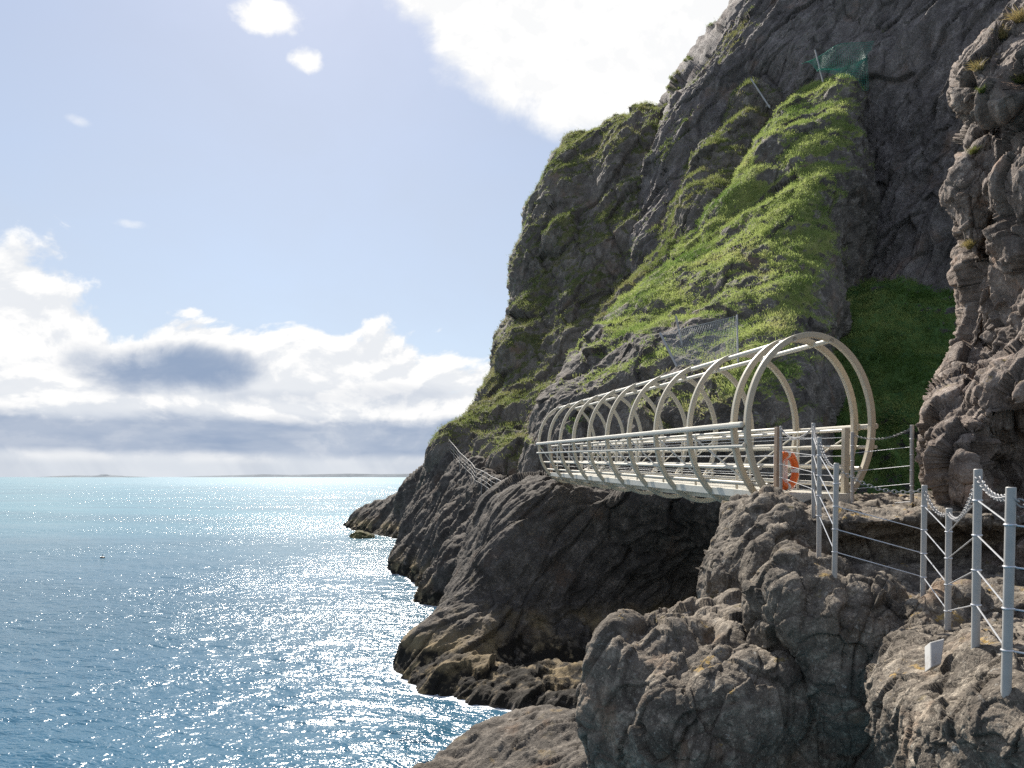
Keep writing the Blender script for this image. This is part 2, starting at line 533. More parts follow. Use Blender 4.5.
# far headland
loft('cliff', [
    [(600, 130, 120), (590, 150, 112), (610, 138, 106), (645, 128, 100), (700, 118, 98), (760, 118, 98)],
    [(572, 156, 112), (562, 150, 92), (600, 126, 88), (640, 112, 84), (700, 104, 84), (760, 100, 84)],
    [(556, 205, 106), (541, 205, 86), (585, 190, 79), (635, 180, 75), (700, 170, 74), (760, 170, 74)],
    [(540, 262, 102), (523, 262, 81), (570, 255, 74), (625, 250, 69), (700, 240, 68), (760, 240, 68)],
    [(525, 320, 98), (509, 318, 77), (555, 318, 70), (605, 320, 64), (690, 310, 62), (760, 310, 60)],
    [(508, 378, 94), (493, 378, 73), (535, 380, 65), (585, 385, 58), (670, 385, 54), (760, 385, 52)],
    [(485, 425, 90), (470, 424, 68), (510, 425, 60), (560, 430, 52), (640, 440, 48), (720, 440, 46)],
    [(465, 455, 84), (449, 453, 63), (482, 456, 56), (520, 462, 48), (600, 480, 43), (690, 480, 42)],
    [(470, 480, 80), (455, 475, 62), (490, 480, 54), (525, 490, 46), (600, 500, 42), (690, 500, 42)]],
    420, 520, ROCK_FAR,
    [('fbm', 2.2, 13, 1), ('ridge', 1.0, 7, 3, (0.3, -0.3, 1, 2.2)), ('facet', 0.55, 3.4, 5, (0.2, 0.1, 1, 1.6)), ('ridge', 0.30, 1.9, 6, (0.4, -0.3, 1, 2.0)), ('rough', 0.16, 0.9, 8)],
    grass=7.0, gnet=[[.48] * 6, [.38] * 6, [.30] * 6, [.27] * 6, [.32] * 6, [.38] * 6, [.40] * 6, [.35] * 6, [.1] * 6],
    udens=(0.5, 2, 2, 1.5, 0.8), gslope=0.33, blade=1.25,
    label='far dark headland cliff with patchy green ledges dropping to the sea at left', cat='cliff')

# high main cliff and gully wall
loft('cliff', [
    [(830, -420, 110), (850, -420, 88), (900, -420, 80), (950, -420, 76), (1000, -420, 70), (1080, -420, 62), (1190, -420, 55)],
    [(800, -260, 108), (830, -260, 82), (880, -260, 74), (930, -260, 70), (980, -260, 64), (1060, -260, 56), (1170, -260, 49)],
    [(765, -120, 104), (782, -120, 79), (830, -120, 71), (890, -120, 66), (950, -120, 60), (1040, -120, 52), (1150, -120, 45)],
    [(740, 0, 100), (738, 0, 76), (780, 0, 68), (850, 0, 63), (920, 0, 57), (1010, 0, 49), (1120, 0, 42)],
    [(708, 60, 98), (702, 60, 75), (750, 60, 67), (830, 60, 61.5), (910, 60, 55), (990, 60, 46), (1100, 60, 39)],
    [(672, 115, 96), (663, 112, 74), (725, 115, 66), (815, 112, 61), (905, 115, 53), (985, 115, 44), (1090, 115, 37)],
    [(655, 200, 94), (650, 200, 71), (705, 195, 64), (790, 200, 59.5), (890, 200, 52), (970, 200, 47), (1080, 200, 42)],
    [(630, 300, 88), (625, 300, 66), (675, 300, 60), (770, 300, 56), (870, 300, 50), (955, 300, 47), (1070, 300, 43)],
    [(590, 400, 76), (590, 400, 58), (650, 400, 53), (750, 400, 50), (860, 400, 48), (945, 400, 44), (1060, 400, 41)],
    [(560, 500, 66), (570, 500, 50), (640, 500, 48), (740, 500, 46), (850, 500, 47), (940, 500, 43), (1050, 500, 40)]],
    520, 640, ROCK_WALL,
    [('fbm', 2.0, 14, 21), ('ridge', 0.8, 6.5, 23, (0.6, -0.2, 1, 2.4)), ('facet', 0.45, 3.6, 25, (0.7, -0.2, 1, 1.8)), ('facet', 0.26, 1.3, 29, (0.7, -0.2, 1, 2.4)), ('ridge', 0.24, 1.4, 26, (0.7, -0.2, 1, 2.6)), ('rough', 0.15, 0.8, 28)],
    grass=6.0, gnet=[[-.2, -.1, -.2, -.3, -.4, -.4, -.4]] * 4 + [[-.1, .0, -.05, -.2, -.4, -.5, -.5]] * 3 + [[.2, .2, .2, .0, -.5, -.6, -.6]] * 3,
    udens=(0.4, 1.5, 2, 2, 2, 1), vdens=(.4, .6, 1.2, 1, 1, 1.2, 1.2, 1, .6), gslope=0.35, blade=1.2,
    label='high grey purple rock cliff rising out of the top of the picture', cat='cliff')

# olive ridge between the headland and the green buttress
loft('cliff', [
    [(750, 110, 74), (748, 88, 66), (765, 86, 64), (790, 100, 64), (815, 120, 66)],
    [(720, 155, 72), (716, 140, 63), (745, 145, 59), (775, 160, 60), (810, 175, 63)],
    [(690, 212, 70), (686, 198, 60), (715, 200, 55.5), (755, 205, 56), (795, 215, 59)],
    [(660, 265, 67), (656, 252, 57), (690, 255, 52.5), (735, 260, 53), (780, 270, 56)],
    [(622, 322, 64), (617, 306, 54), (650, 310, 49.5), (700, 315, 50), (750, 325, 52)],
    [(592, 372, 60), (592, 350, 52), (622, 360, 47.5), (660, 370, 47), (710, 380, 49)],
    [(570, 420, 58), (575, 400, 50), (605, 410, 46), (640, 420, 45), (690, 430, 46)]],
    260, 420, ROCK_FAR,
    [('fbm', 1.5, 9, 31), ('ridge', 0.7, 5, 33), ('facet', 0.4, 2.4, 35), ('ridge', 0.2, 1.1, 36), ('rough', 0.12, 0.7, 37)],
    grass=4.5, gnet=[[.3, .35, .25, .05, -.1]] * 3 + [[.3, .35, .2, .0, -.1]] * 4, gslope=0.35, blade=1.1,
    label='olive brown narrow ridge between the far headland and the bright green buttress', cat='cliff')

# bright green buttress above the bridge
loft('cliff', [
    [(838, 110, 72), (838, 84, 66), (848, 74, 63), (856, 72, 62), (864, 76, 61), (872, 92, 62), (885, 115, 66)],
    [(790, 118, 68), (798, 92, 61), (825, 80, 58.5), (845, 78, 57), (858, 82, 57), (870, 98, 58), (888, 125, 64)],
    [(760, 150, 66), (772, 128, 57), (800, 122, 54), (825, 120, 52), (848, 122, 52), (866, 142, 53), (887, 165, 61)],
    [(715, 222, 62), (727, 200, 53), (765, 195, 49), (805, 190, 46), (838, 192, 46), (856, 210, 48), (882, 230, 57)],
    [(662, 285, 58), (678, 262, 50), (725, 258, 45), (775, 255, 42), (815, 256, 41.5), (838, 272, 43.5), (866, 290, 52)],
    [(612, 335, 54), (630, 306, 47), (685, 310, 41), (745, 315, 38), (798, 318, 37), (828, 332, 39), (855, 345, 48)],
    [(568, 385, 51), (590, 352, 44), (640, 360, 38.5), (705, 362, 34), (768, 368, 32), (815, 388, 33.5), (842, 400, 43)],
    [(540, 440, 48), (556, 404, 42), (602, 412, 37), (665, 415, 33), (735, 420, 30), (798, 440, 30), (828, 452, 38)],
    [(520, 490, 44), (535, 450, 40), (578, 468, 37), (640, 478, 34), (715, 484, 32), (788, 496, 31), (818, 508, 37)],
    [(520, 550, 42), (530, 500, 38), (572, 510, 38), (638, 515, 36), (715, 520, 35), (788, 530, 34), (818, 540, 38)]],
    520, 620, ROCK_TURF,
    [('fbm', 1.2, 8, 51), ('ridge', 0.34, 4.2, 53), ('facet', 0.30, 2.4, 55), ('ridge', 0.10, 1.5, 58, (1, -0.35, 0.1, 3.0)), ('fbm', 0.14, 0.8, 56), ('rough', 0.08, 0.6, 57)],
    grass=3.2, gnet=[[.6, .6, .6, .6, .6, .4, .0], [.5, .6, .6, .6, .5, .2, -.3], [.4, .55, .4, .4, .25, .0, -.4],
                     [.4, .65, .5, .5, .45, .0, -.4], [.4, .65, .42, .5, .6, .2, -.4], [.35, .55, .2, .25, .5, .05, -.4],
                     [.05, .0, .0, .12, .35, .0, -.4], [-.1, -.1, -.05, .2, .0, -.1, -.4], [.1, .0, .0, .0, -.2, -.3, -.4], [-.2] * 7],
    udens=(0.6, 2, 2, 2, 1.2, 0.6), gslope=0.42, blade=0.9, gscale=1.1, gbias=0.08, dry=-0.05, tone=1.0,
    label='steep bright green grassy buttress sloping down behind the tubular footbridge', cat='cliff')

# shaded grassy gully, its shade partly put into rock and grass tints
loft('hill', [
    [(790, 295, 49), (845, 288, 47), (885, 283, 46), (925, 290, 45), (970, 305, 43.5), (1040, 320, 42)],
    [(780, 350, 46), (840, 345, 43), (880, 340, 42.5), (920, 345, 41.5), (965, 350, 40.5), (1030, 360, 39)],
    [(770, 405, 43), (832, 400, 39.5), (880, 398, 38.5), (920, 400, 37.5), (960, 405, 36.5), (1020, 410, 35)],
    [(770, 455, 41), (828, 452, 38), (880, 450, 37.3), (920, 450, 36.5), (955, 455, 35.5), (1010, 460, 34)],
    [(780, 505, 39), (828, 503, 36.5), (880, 502, 36), (920, 502, 35), (950, 505, 34), (1000, 505, 33)],
    [(785, 545, 36), (829, 545, 34), (880, 540, 33), (920, 540, 32), (950, 545, 31), (1000, 545, 30)]],
    220, 260, ROCK_GULLY_SHADE,
    [('fbm', 1.0, 6, 61), ('ridge', 0.4, 3, 63), ('fbm', 0.2, 0.8, 66)],
    grass=4.0, gnet=[[.55] * 6, [.9] * 6, [1.0] * 6, [1.0] * 6, [.7] * 6, [.3] * 6], gslope=0.35, blade=1.1, dry=-0.5, tone=0.95,
    label='dark green shaded grassy gully slope behind the wire fence', cat='hill')

# far rock point and shore ribs
loft('rock_outcrop', [
    [(353, 528, 118), (362, 516, 114), (380, 508, 111), (405, 497, 106), (440, 468, 96), (470, 450, 82)],
    [(347, 528, 106), (357, 514, 103), (376, 506, 100), (401, 496, 92), (432, 470, 80), (457, 452, 66)],
    [(348, 529, 101), (358, 522, 98), (374, 519, 93), (400, 516, 86), (434, 503, 75), (466, 498, 62)],
    [(351, 533, 97), (362, 533, 93), (377, 536, 88), (402, 540, 82), (440, 546, 73), (472, 545, 62)],
    [(351, 548, 95), (362, 548, 91), (377, 552, 86), (402, 556, 80), (440, 562, 72), (472, 562, 62)]],
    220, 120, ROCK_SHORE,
    [('fbm', 1.2, 7, 71), ('ridge', 0.8, 4.5, 73, BED), ('ridge', 0.35, 1.7, 75, BED), ('rough', 0.12, 0.7, 76)],
    label='low dark rock point running out into the glittering sea', cat='rocks')
loft('rock_outcrop', [
    [(470, 455, 76), (462, 450, 72), (482, 460, 61), (502, 474, 52), (525, 488, 44), (560, 490, 41)],
    [(452, 470, 74), (449, 457, 64), (471, 469, 54), (491, 488, 45), (508, 503, 39), (545, 506, 37)],
    [(430, 505, 72), (428, 492, 62), (448, 507, 52.5), (470, 523, 44.5), (492, 540, 38), (535, 545, 36)],
    [(420, 535, 70), (411, 532, 58.5), (431, 549, 50), (448, 565, 43), (475, 582, 36.5), (520, 592, 35)],
    [(418, 556, 68), (401, 560, 56.5), (410, 574, 51), (430, 592, 44), (456, 614, 37), (500, 642, 33.5)],
    [(416, 570, 66), (403, 576, 57), (412, 590, 51.5), (424, 608, 44.5), (454, 632, 37.5), (500, 660, 34)]],
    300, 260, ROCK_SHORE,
    [('fbm', 0.9, 6, 81), ('ridge', 0.85, 3.6, 83, BED), ('ridge', 0.36, 1.4, 85, BED), ('facet', 0.15, 0.9, 84, BED), ('rough', 0.08, 0.5, 87)],
    udens=(0.5, 1.2, 1.2, 1.2, 1),
    label='ribbed brown shore rock below the distant path railing, ochre at the waterline', cat='rocks')

# rock under the bridge
loft('rock_outcrop', [
    [(492, 505, 42), (515, 486, 40), (550, 480, 37), (620, 488, 32.5), (700, 492, 30.5), (790, 500, 27.5), (860, 510, 25)],
    [(482, 520, 36), (505, 494, 33), (540, 486, 31.6), (615, 497, 30.2), (700, 503, 28.8), (790, 514, 25.8), (860, 525, 23)],
    [(462, 560, 34), (480, 554, 30.4), (530, 540, 29.6), (610, 545, 30.4), (700, 560, 31), (790, 570, 28), (860, 580, 24)],
    [(444, 602, 31.5), (448, 602, 28.4), (508, 598, 27.6), (595, 600, 30), (690, 612, 31.5), (790, 620, 28), (860, 630, 24)],
    [(426, 645, 30), (420, 645, 26.6), (478, 645, 25.6), (575, 652, 27.2), (680, 660, 28), (790, 668, 26), (860, 680, 23)],
    [(414, 676, 29), (409, 682, 25.2), (462, 694, 23), (558, 704, 22), (670, 706, 22.2), (790, 714, 21.8), (860, 714, 21)],
    [(416, 705, 28), (412, 714, 24.8), (464, 730, 22.8), (560, 740, 21.8), (670, 745, 21.5), (790, 750, 21), (860, 750, 20.5)]],
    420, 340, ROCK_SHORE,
    [('fbm', 0.5, 6, 91), ('ridge', 0.42, 2.6, 93, BED), ('ridge', 0.15, 1.1, 95, BED), ('facet', 0.34, 1.5, 94, BED), ('rough', 0.05, 0.45, 97)],
    udens=(0.6, 1.3, 1.5, 1.5, 1.2, .5),
    label='big dark undercut shore rock beneath the footbridge with ochre tide band', cat='rocks')

# low slab at the water in the bottom centre
loft('rock_outcrop', [
    [(440, 790, 16.5), (470, 745, 19.5), (520, 728, 20.5), (560, 726, 20.5), (610, 735, 19.5), (680, 740, 18)],
    [(412, 772, 16), (462, 742, 18), (515, 716, 18.6), (558, 712, 18.2), (605, 724, 17.5), (680, 735, 16.5)],
    [(408, 785, 15.4), (458, 764, 16.4), (515, 742, 16.6), (560, 738, 16.2), (610, 745, 15.6), (680, 755, 15)],
    [(400, 815, 14.8), (452, 808, 15), (515, 790, 15), (565, 785, 14.6), (615, 790, 14.2), (680, 790, 14)],
    [(390, 850, 14.4), (452, 850, 14.2), (515, 840, 14.2), (565, 830, 13.8), (615, 830, 13.4), (680, 830, 13.2)]],
    260, 140, ROCK_SLAB,
    [('fbm', 0.30, 2.6, 101), ('ridge', 0.22, 1.6, 103, (-0.8, -0.2, -0.4, 2.5)), ('facet', 0.07, 0.6, 105, (-0.8, -0.2, -0.4, 2.2)), ('rough', 0.05, 0.3, 106)],
    label='low brown rock slab at the water in the bottom centre', cat='rocks')

# path ledge at the bridge end
loft('path', [
    [(740, 505, 15.5), (800, 500, 15), (850, 499, 15), (900, 497, 14.5), (960, 497, 14), (1060, 500, 13)],
    [(720, 510, 13), (790, 506, 12.4), (850, 505, 12.2), (900, 503, 12), (950, 503, 11.6), (1060, 506, 11)],
    [(735, 520, 11), (795, 514, 10.4), (850, 512, 10.2), (905, 510, 10), (955, 510, 9.8), (1060, 515, 9.4)],
    [(745, 545, 10), (800, 526, 9.4), (850, 521, 9.2), (905, 519, 9.0), (955, 518, 8.9), (1060, 524, 8.6)],
    [(750, 580, 10.0), (805, 555, 9.7), (850, 552, 9.6), (905, 552, 9.5), (955, 552, 9.4), (1060, 558, 9.1)],
    [(755, 640, 8.8), (810, 612, 8.3), (852, 602, 8.2), (908, 600, 8.0), (958, 598, 7.9), (1060, 600, 7.6)],
    [(760, 690, 8.2), (815, 655, 7.4), (858, 640, 7.2), (912, 630, 7.0), (962, 628, 6.9), (1060, 632, 6.7)]],
    300, 240, ROCK_NEAR,
    [('fbm', 0.14, 1.4, 111), ('ridge', 0.08, 0.8, 113), ('facet', 0.07, 0.55, 115), ('facet', 0.03, 0.2, 116), ('rough', 0.009, 0.10, 117)],
    reach=420, label='rough rock path ledge stepping down from the bridge end', cat='path')

# rounded knob beside the bridge end
loft('rock_outcrop', [
    [(735, 540, 11.5), (745, 515, 11.2), (765, 506, 11.1), (785, 508, 11), (805, 522, 10.9), (820, 550, 10.8)],
    [(716, 545, 10.9), (738, 508, 10.5), (765, 496, 10.3), (790, 500, 10.2), (808, 520, 10.1), (824, 560, 10)],
    [(708, 560, 10.4), (728, 525, 9.8), (762, 510, 9.5), (792, 514, 9.4), (812, 535, 9.4), (830, 575, 9.5)],
    [(704, 585, 10.1), (722, 560, 9.3), (760, 545, 8.95), (794, 550, 8.9), (818, 570, 9), (836, 600, 9.2)],
    [(706, 620, 10), (724, 600, 9.1), (760, 590, 8.75), (796, 592, 8.7), (822, 605, 8.8), (840, 630, 9)],
    [(712, 670, 9.8), (730, 655, 9), (765, 645, 8.6), (800, 645, 8.6), (826, 655, 8.7), (845, 670, 8.8)]],
    220, 240, ROCK_NEAR,
    [('fbm', 0.14, 1.3, 121), ('billow', 0.15, 0.42, 123, (-0.22, -0.25, -1.0, 4.5)), ('facet', 0.07, 0.5, 125, (-0.25, -0.3, -1.0, 2.2)), ('facet', 0.045, 0.24, 128, (-0.38, -0.10, -1, 1.6)), ('facet', 0.016, 0.10, 126), ('rough', 0.010, 0.12, 127)],
    label='rounded grey rock knob at the near end of the footbridge, below the lifebuoy', cat='rocks')

# crest that carries the middle posts, falling to the left lumps
loft('rock_outcrop', [
    [(770, 610, 8.8), (790, 575, 8.4), (835, 590, 8.0), (880, 602, 7.8), (925, 615, 7.6), (980, 612, 7.4), (1060, 610, 7.2)],
    [(756, 600, 8.1), (792, 556, 7.6), (835, 574, 7.2), (880, 590, 6.95), (925, 602, 6.75), (980, 596, 6.7), (1060, 590, 6.6)],
    [(752, 612, 7.7), (790, 585, 7.0), (835, 604, 6.75), (880, 616, 6.6), (925, 622, 6.45), (980, 618, 6.4), (1060, 614, 6.3)],
    [(762, 645, 7.5), (800, 632, 6.85), (845, 650, 6.6), (885, 660, 6.5), (930, 660, 6.35), (985, 655, 6.2), (1060, 650, 6.1)],
    [(775, 690, 7.35), (815, 690, 6.9), (855, 705, 6.65), (890, 710, 6.5), (935, 705, 6.3), (990, 700, 6.1), (1060, 690, 6)],
    [(780, 750, 7.2), (820, 755, 6.9), (862, 765, 6.7), (895, 765, 6.5), (940, 760, 6.3), (995, 750, 6), (1060, 740, 5.9)],
    [(780, 840, 7), (820, 840, 6.9), (865, 845, 6.7), (900, 845, 6.5), (945, 840, 6.3), (1000, 830, 6), (1060, 820, 5.9)]],
    320, 280, ROCK_NEAR,
    [('fbm', 0.17, 1.2, 131), ('billow', 0.16, 0.6, 133, (-0.45, -0.3, -1.0, 3.5)), ('facet', 0.09, 0.6, 135, (-0.4, -0.3, -1.0, 1.8)), ('facet', 0.055, 0.27, 138, (-0.38, -0.10, -1, 1.6)), ('facet', 0.018, 0.11, 136), ('rough', 0.011, 0.12, 137)],
    reach=420, label='grey crested rock carrying the middle fence posts', cat='rocks')

# left lower lump
loft('rock_outcrop', [
    [(620, 660, 9.6), (640, 625, 9.4), (680, 612, 9.4), (725, 602, 9.4), (775, 610, 9.2), (830, 630, 8.8)],
    [(603, 665, 9.0), (625, 627, 8.7), (672, 615, 8.7), (725, 608, 8.7), (778, 625, 8.4), (832, 650, 8.0)],
    [(595, 680, 8.6), (612, 648, 8.1), (662, 645, 7.7), (722, 648, 7.5), (780, 655, 7.4), (835, 680, 7.3)],
    [(588, 705, 8.4), (604, 690, 7.8), (655, 690, 7.1), (715, 695, 6.85), (775, 700, 6.9), (835, 720, 7)],
    [(590, 745, 8.2), (608, 740, 7.6), (658, 745, 6.85), (715, 750, 6.6), (775, 750, 6.7), (835, 765, 6.8)],
    [(600, 800, 8), (620, 800, 7.5), (668, 800, 6.75), (720, 805, 6.5), (780, 805, 6.6), (840, 810, 6.7)],
    [(620, 900, 7.8), (640, 900, 7.4), (685, 900, 6.7), (735, 900, 6.5), (790, 900, 6.6), (845, 900, 6.7)]],
    340, 300, ROCK_NEAR,
    [('fbm', 0.22, 1.5, 141), ('billow', 0.17, 0.7, 143, (-0.4, -0.3, -1.0, 3.5)), ('facet', 0.10, 0.7, 145, (-0.4, -0.3, -1.0, 1.9)), ('facet', 0.06, 0.30, 148, (-0.38, -0.10, -1, 1.6)), ('facet', 0.018, 0.11, 146), ('rough', 0.012, 0.12, 147)],
    label='large rounded lower boulder of grey rock at bottom centre right', cat='rocks')

# bottom right rock with the nearest posts
loft('rock_outcrop', [
    [(892, 660, 7.2), (912, 640, 7), (945, 640, 6.7), (985, 628, 6.3), (1040, 625, 6), (1120, 620, 5.7)],
    [(878, 660, 6.6), (903, 628, 6.4), (945, 634, 6.0), (985, 626, 5.6), (1040, 624, 5.2), (1130, 620, 4.9)],
    [(872, 685, 6.1), (900, 662, 5.6), (940, 655, 5.3), (985, 644, 4.6), (1040, 650, 4.25), (1140, 650, 4.1)],
    [(874, 712, 5.6), (898, 695, 5.0), (945, 685, 4.55), (995, 683, 4.05), (1050, 690, 3.8), (1150, 690, 3.7)],
    [(878, 745, 5.2), (905, 728, 4.6), (950, 722, 4.1), (1000, 720, 3.75), (1060, 725, 3.55), (1160, 725, 3.5)],
    [(895, 785, 5.0), (920, 775, 4.4), (965, 770, 3.95), (1015, 770, 3.6), (1070, 770, 3.4), (1170, 770, 3.35)],
    [(915, 870, 4.9), (940, 870, 4.3), (980, 870, 3.9), (1030, 870, 3.55), (1085, 870, 3.35), (1180, 870, 3.3)]],
    320, 320, ROCK_NEAR,
    [('fbm', 0.10, 0.9, 151), ('billow', 0.05, 0.45, 153), ('facet', 0.035, 0.36, 155), ('facet', 0.028, 0.17, 158), ('facet', 0.010, 0.08, 156), ('rough', 0.009, 0.09, 157)],
    reach=480, label='sunlit grey rock with orange lichen under the nearest posts at bottom right', cat='rocks')

# right crag
loft('cliff', [
    [(1095, -160, 18), (1105, -160, 13.4), (1135, -160, 12), (1180, -160, 11), (1290, -160, 10.5)],
    [(1070, -60, 17.5), (1075, -60, 12.9), (1105, -60, 11.4), (1150, -60, 10.5), (1260, -60, 10)],
    [(1042, 0, 17), (1042, 0, 12.5), (1072, -2, 11.2), (1115, 0, 10.2), (1220, 0, 9.7)],
    [(1006, 38, 16.8), (998, 40, 12.2), (1026, 34, 11.0), (1070, 30, 10), (1200, 30, 9.5)],
    [(980, 70, 16.6), (969, 69, 11.9), (1006, 64, 10.7), (1050, 66, 9.8), (1190, 66, 9.3)],
    [(974, 100, 16.4), (963, 98, 11.6), (1000, 98, 10.6), (1044, 98, 9.9), (1185, 98, 9.3)],
    [(986, 126, 16.4), (976, 122, 12.1), (1008, 122, 11.2), (1044, 125, 10.1), (1180, 130, 9.3)],
    [(970, 180, 16), (958, 178, 11.6), (994, 178, 10.7), (1038, 178, 9.7), (1180, 180, 9.2)],
    [(976, 232, 16), (962, 230, 11.6), (998, 230, 10.9), (1040, 228, 9.7), (1180, 230, 9.1)],
    [(984, 290, 15.8), (970, 290, 11.7), (1002, 290, 10.9), (1042, 285, 9.6), (1180, 290, 9)],
    [(972, 345, 15.8), (962, 345, 11.9), (998, 345, 11.2), (1040, 345, 9.4), (1180, 345, 8.9)],
    [(952, 400, 15.2), (938, 402, 11.1), (976, 400, 10.2), (1022, 395, 9.0), (1180, 400, 8.8)],
    [(946, 450, 14.6), (934, 450, 10.5), (968, 448, 9.35), (998, 440, 9.9), (1180, 440, 9.2)],
    [(950, 492, 14.2), (942, 492, 10.4), (972, 490, 9.3), (1004, 490, 9.7), (1180, 490, 9)],
    [(948, 545, 13.8), (943, 540, 10.4), (972, 530, 9.7), (1018, 522, 9.1), (1180, 520, 8.4)],
    [(950, 600, 13), (945, 600, 9.8), (974, 600, 9.2), (1022, 600, 8.5), (1180, 600, 7.8)]],
    300, 640, ROCK_CRAG,
    [('fbm', 0.18, 2.2, 161), ('facet', 0.22, 0.55, 163, (0.1, -0.2, 1, 1.6)), ('facet', 0.34, 1.15, 165, (0.1, -0.2, 1, 1.5)), ('facet', 0.07, 0.26, 166), ('facet', 0.022, 0.12, 168), ('rough', 0.010, 0.10, 167)],
    udens=(0.6, 1.2, 1.3, 1),
    reach=350, label='rugged brown overhanging crag at the right edge beside the path', cat='cliff')

# ================================================================== GRASS (stuff)
def build_grass():
    V = []; T = []
    for (pg, n, m, area, blade, dry0, tone0) in GRASS_SRC:
        w = area * np.clip(m, 0, 1)
        w = np.where(m > 0.25, w, 0)
        tot = w.sum()
        if tot <= 0: continue
        dist = np.average(np.linalg.norm(pg, axis=1), weights=w)
        k = int(min(60000, tot * 110))
        sel = RNG.choice(len(pg), size=k, p=w / tot)
        base = pg[sel] + RNG.normal(0, 0.06, (k, 3))
        nn = n[sel]
        tone = fbm(base / 5.0, 3, 300) * 1.35 + fbm(base / 2.0, 3, 301) * 0.7 + fbm(base / 0.6, 2, 302) * 0.4
        nb = 5
        for j in range(nb):
            b = base + RNG.normal(0, 0.07 * blade, (k, 3))
            hgt = blade * RNG.uniform(0.07, 0.21, (k, 1)) * np.where(fbm(base / 1.6, 2, 305) > 0.28, 1.4, 0.85)[:, None]
            up = nn * 0.6 + np.array([-0.12, -0.1, 0.35]) + RNG.normal(0, 0.30, (k, 3))
            up /= np.linalg.norm(up, axis=1, keepdims=True)
            side = np.cross(up, RNG.normal(0, 1, (k, 3)))
            side /= np.linalg.norm(side, axis=1, keepdims=True) + 1e-6
            wd = blade * RNG.uniform(0.008, 0.018, (k, 1))
            droop = np.array([0, 0, -1.0]) * hgt * RNG.uniform(0.1, 0.55, (k, 1)) + nn * hgt * 0.15
            v = np.stack([b - side * wd, b + side * wd, b + up * hgt * 0.6 + side * wd * 0.7, b + up * hgt * 0.6 - side * wd * 0.7,
                          b + up * hgt + droop], 1)
            V.append(v.reshape(-1, 3))
            t = np.clip(tone + dry0 + RNG.normal(0, 0.14, k), -1, 1)[:, None] * 0.5 + 0.5
            ca = np.array([0.12, 0.20, 0.045]); cb = np.array([0.40, 0.455, 0.15]); cd = np.array([0.38, 0.32, 0.17])
            col = ca + (cb - ca) * np.clip(t * 1.6, 0, 1)
            dry = np.clip((t - 0.68) * 3, 0, 0.7)
            col = (col * (1 - dry) + cd * dry) * tone0
            T.append(np.repeat(np.concatenate([col, np.ones((k, 1))], 1), 5, axis=0))
    V = np.concatenate(V); T = np.concatenate(T)
    nb = len(V) // 5
    me = bpy.data.meshes.new('grass')
    base = (np.arange(nb) * 5)[:, None]
    loops = np.concatenate([base + np.array([0, 1, 2, 3]), base + np.array([3, 2, 4])], 1)      # quad + tip
    me.vertices.add(len(V)); me.loops.add(nb * 7); me.polygons.add(nb * 2)
    me.vertices.foreach_set('co', V.reshape(-1).astype(np.float32))
    me.loops.foreach_set('vertex_index', loops.reshape(-1).astype(np.int32))
    ls = np.stack([np.arange(nb) * 7, np.arange(nb) * 7 + 4], 1).reshape(-1)
    me.polygons.foreach_set('loop_start', ls.astype(np.int32))
    me.polygons.foreach_set('loop_total', np.tile([4, 3], nb).astype(np.int32))
    me.update(calc_edges=True)
    a = me.attributes.new('tint', 'FLOAT_COLOR', 'POINT')
    a.data.foreach_set('color', T.reshape(-1).astype(np.float32))
    me.materials.append(M['grass'])
    o = bpy.data.objects.new('grass', me); COL.objects.link(o)
    tag(o, 'rough green and straw coloured grass clothing the cliff slopes', 'grass', None, 'stuff')
build_grass()

# ================================================================== SEA
def build_sea():
    rows = np.concatenate([1.0 / np.linspace(1 / 9.0, 1 / 420.0, 420), [600, 900, 1500, 3000, 7000, 18000, 60000]])
    cols = np.concatenate([np.linspace(-1.5, -0.75, 60)[:-1], np.linspace(-0.75, 0.1, 470), np.linspace(0.1, 0.9, 50)[1:]])
    D, Q = np.meshgrid(rows, cols, indexing='ij')
    X = Q * D; Y = D.copy()
    p = np.stack([X.reshape(-1), Y.reshape(-1), np.zeros(X.size)], 1)
    c, s = math.cos(0.35), math.sin(0.35)
    pr = np.stack([p[:, 0] * c - p[:, 1] * s, p[:, 0] * s + p[:, 1] * c, p[:, 2]], 1)
    pr[:, 0] *= 0.55
    h = 0.13 * perlin(pr / 3.4, 201) + 0.07 * ridged(pr / 1.3, 2, 203) * 0.5 + 0.045 * perlin(pr / 0.6, 205)
    fade = np.clip((150 - p[:, 1]) / 120, 0, 1) * np.clip((p[:, 1] - 9) / 3, 0, 1)
    G = np.stack([X, Y, SEA + (h * fade).reshape(X.shape)], 2)
    back = np.stack([np.sign(cols) * np.maximum(np.abs(cols) * 9, 0) + cols * 900, np.full(len(cols), -300.0), np.full(len(cols), SEA)], 1)[None]
    GG = np.concatenate([back, G], 0)
    foam = np.zeros(GG.shape[:2]).reshape(-1)
    if SHORE_PTS:
        from mathutils.kdtree import KDTree
        sp = np.concatenate(SHORE_PTS)
        kd = KDTree(len(sp))
        for k, q in enumerate(sp): kd.insert((q[0], q[1], 0), k)
        kd.balance()
        fl = GG.reshape(-1, 3)
        lo, hi = sp.min(0) - 2, sp.max(0) + 2
        near = np.where((fl[:, 0] > lo[0]) & (fl[:, 0] < hi[0]) & (fl[:, 1] > lo[1]) & (fl[:, 1] < hi[1]))[0]
        for k in near:
            dd = kd.find((fl[k, 0], fl[k, 1], 0))[2]
            foam[k] = math.exp(-dd / (0.22 + 0.004 * fl[k, 1]))
    o = mesh_from_grid('sea', GG, {'foam': foam.reshape(GG.shape[:2])}, M['sea'])
    me = o.data
    if me.polygons[len(me.polygons) // 2].normal.z < 0: me.flip_normals()
    tag(o, 'blue green sea with sun glitter reaching to the horizon', 'sea', None, 'structure')
build_sea()

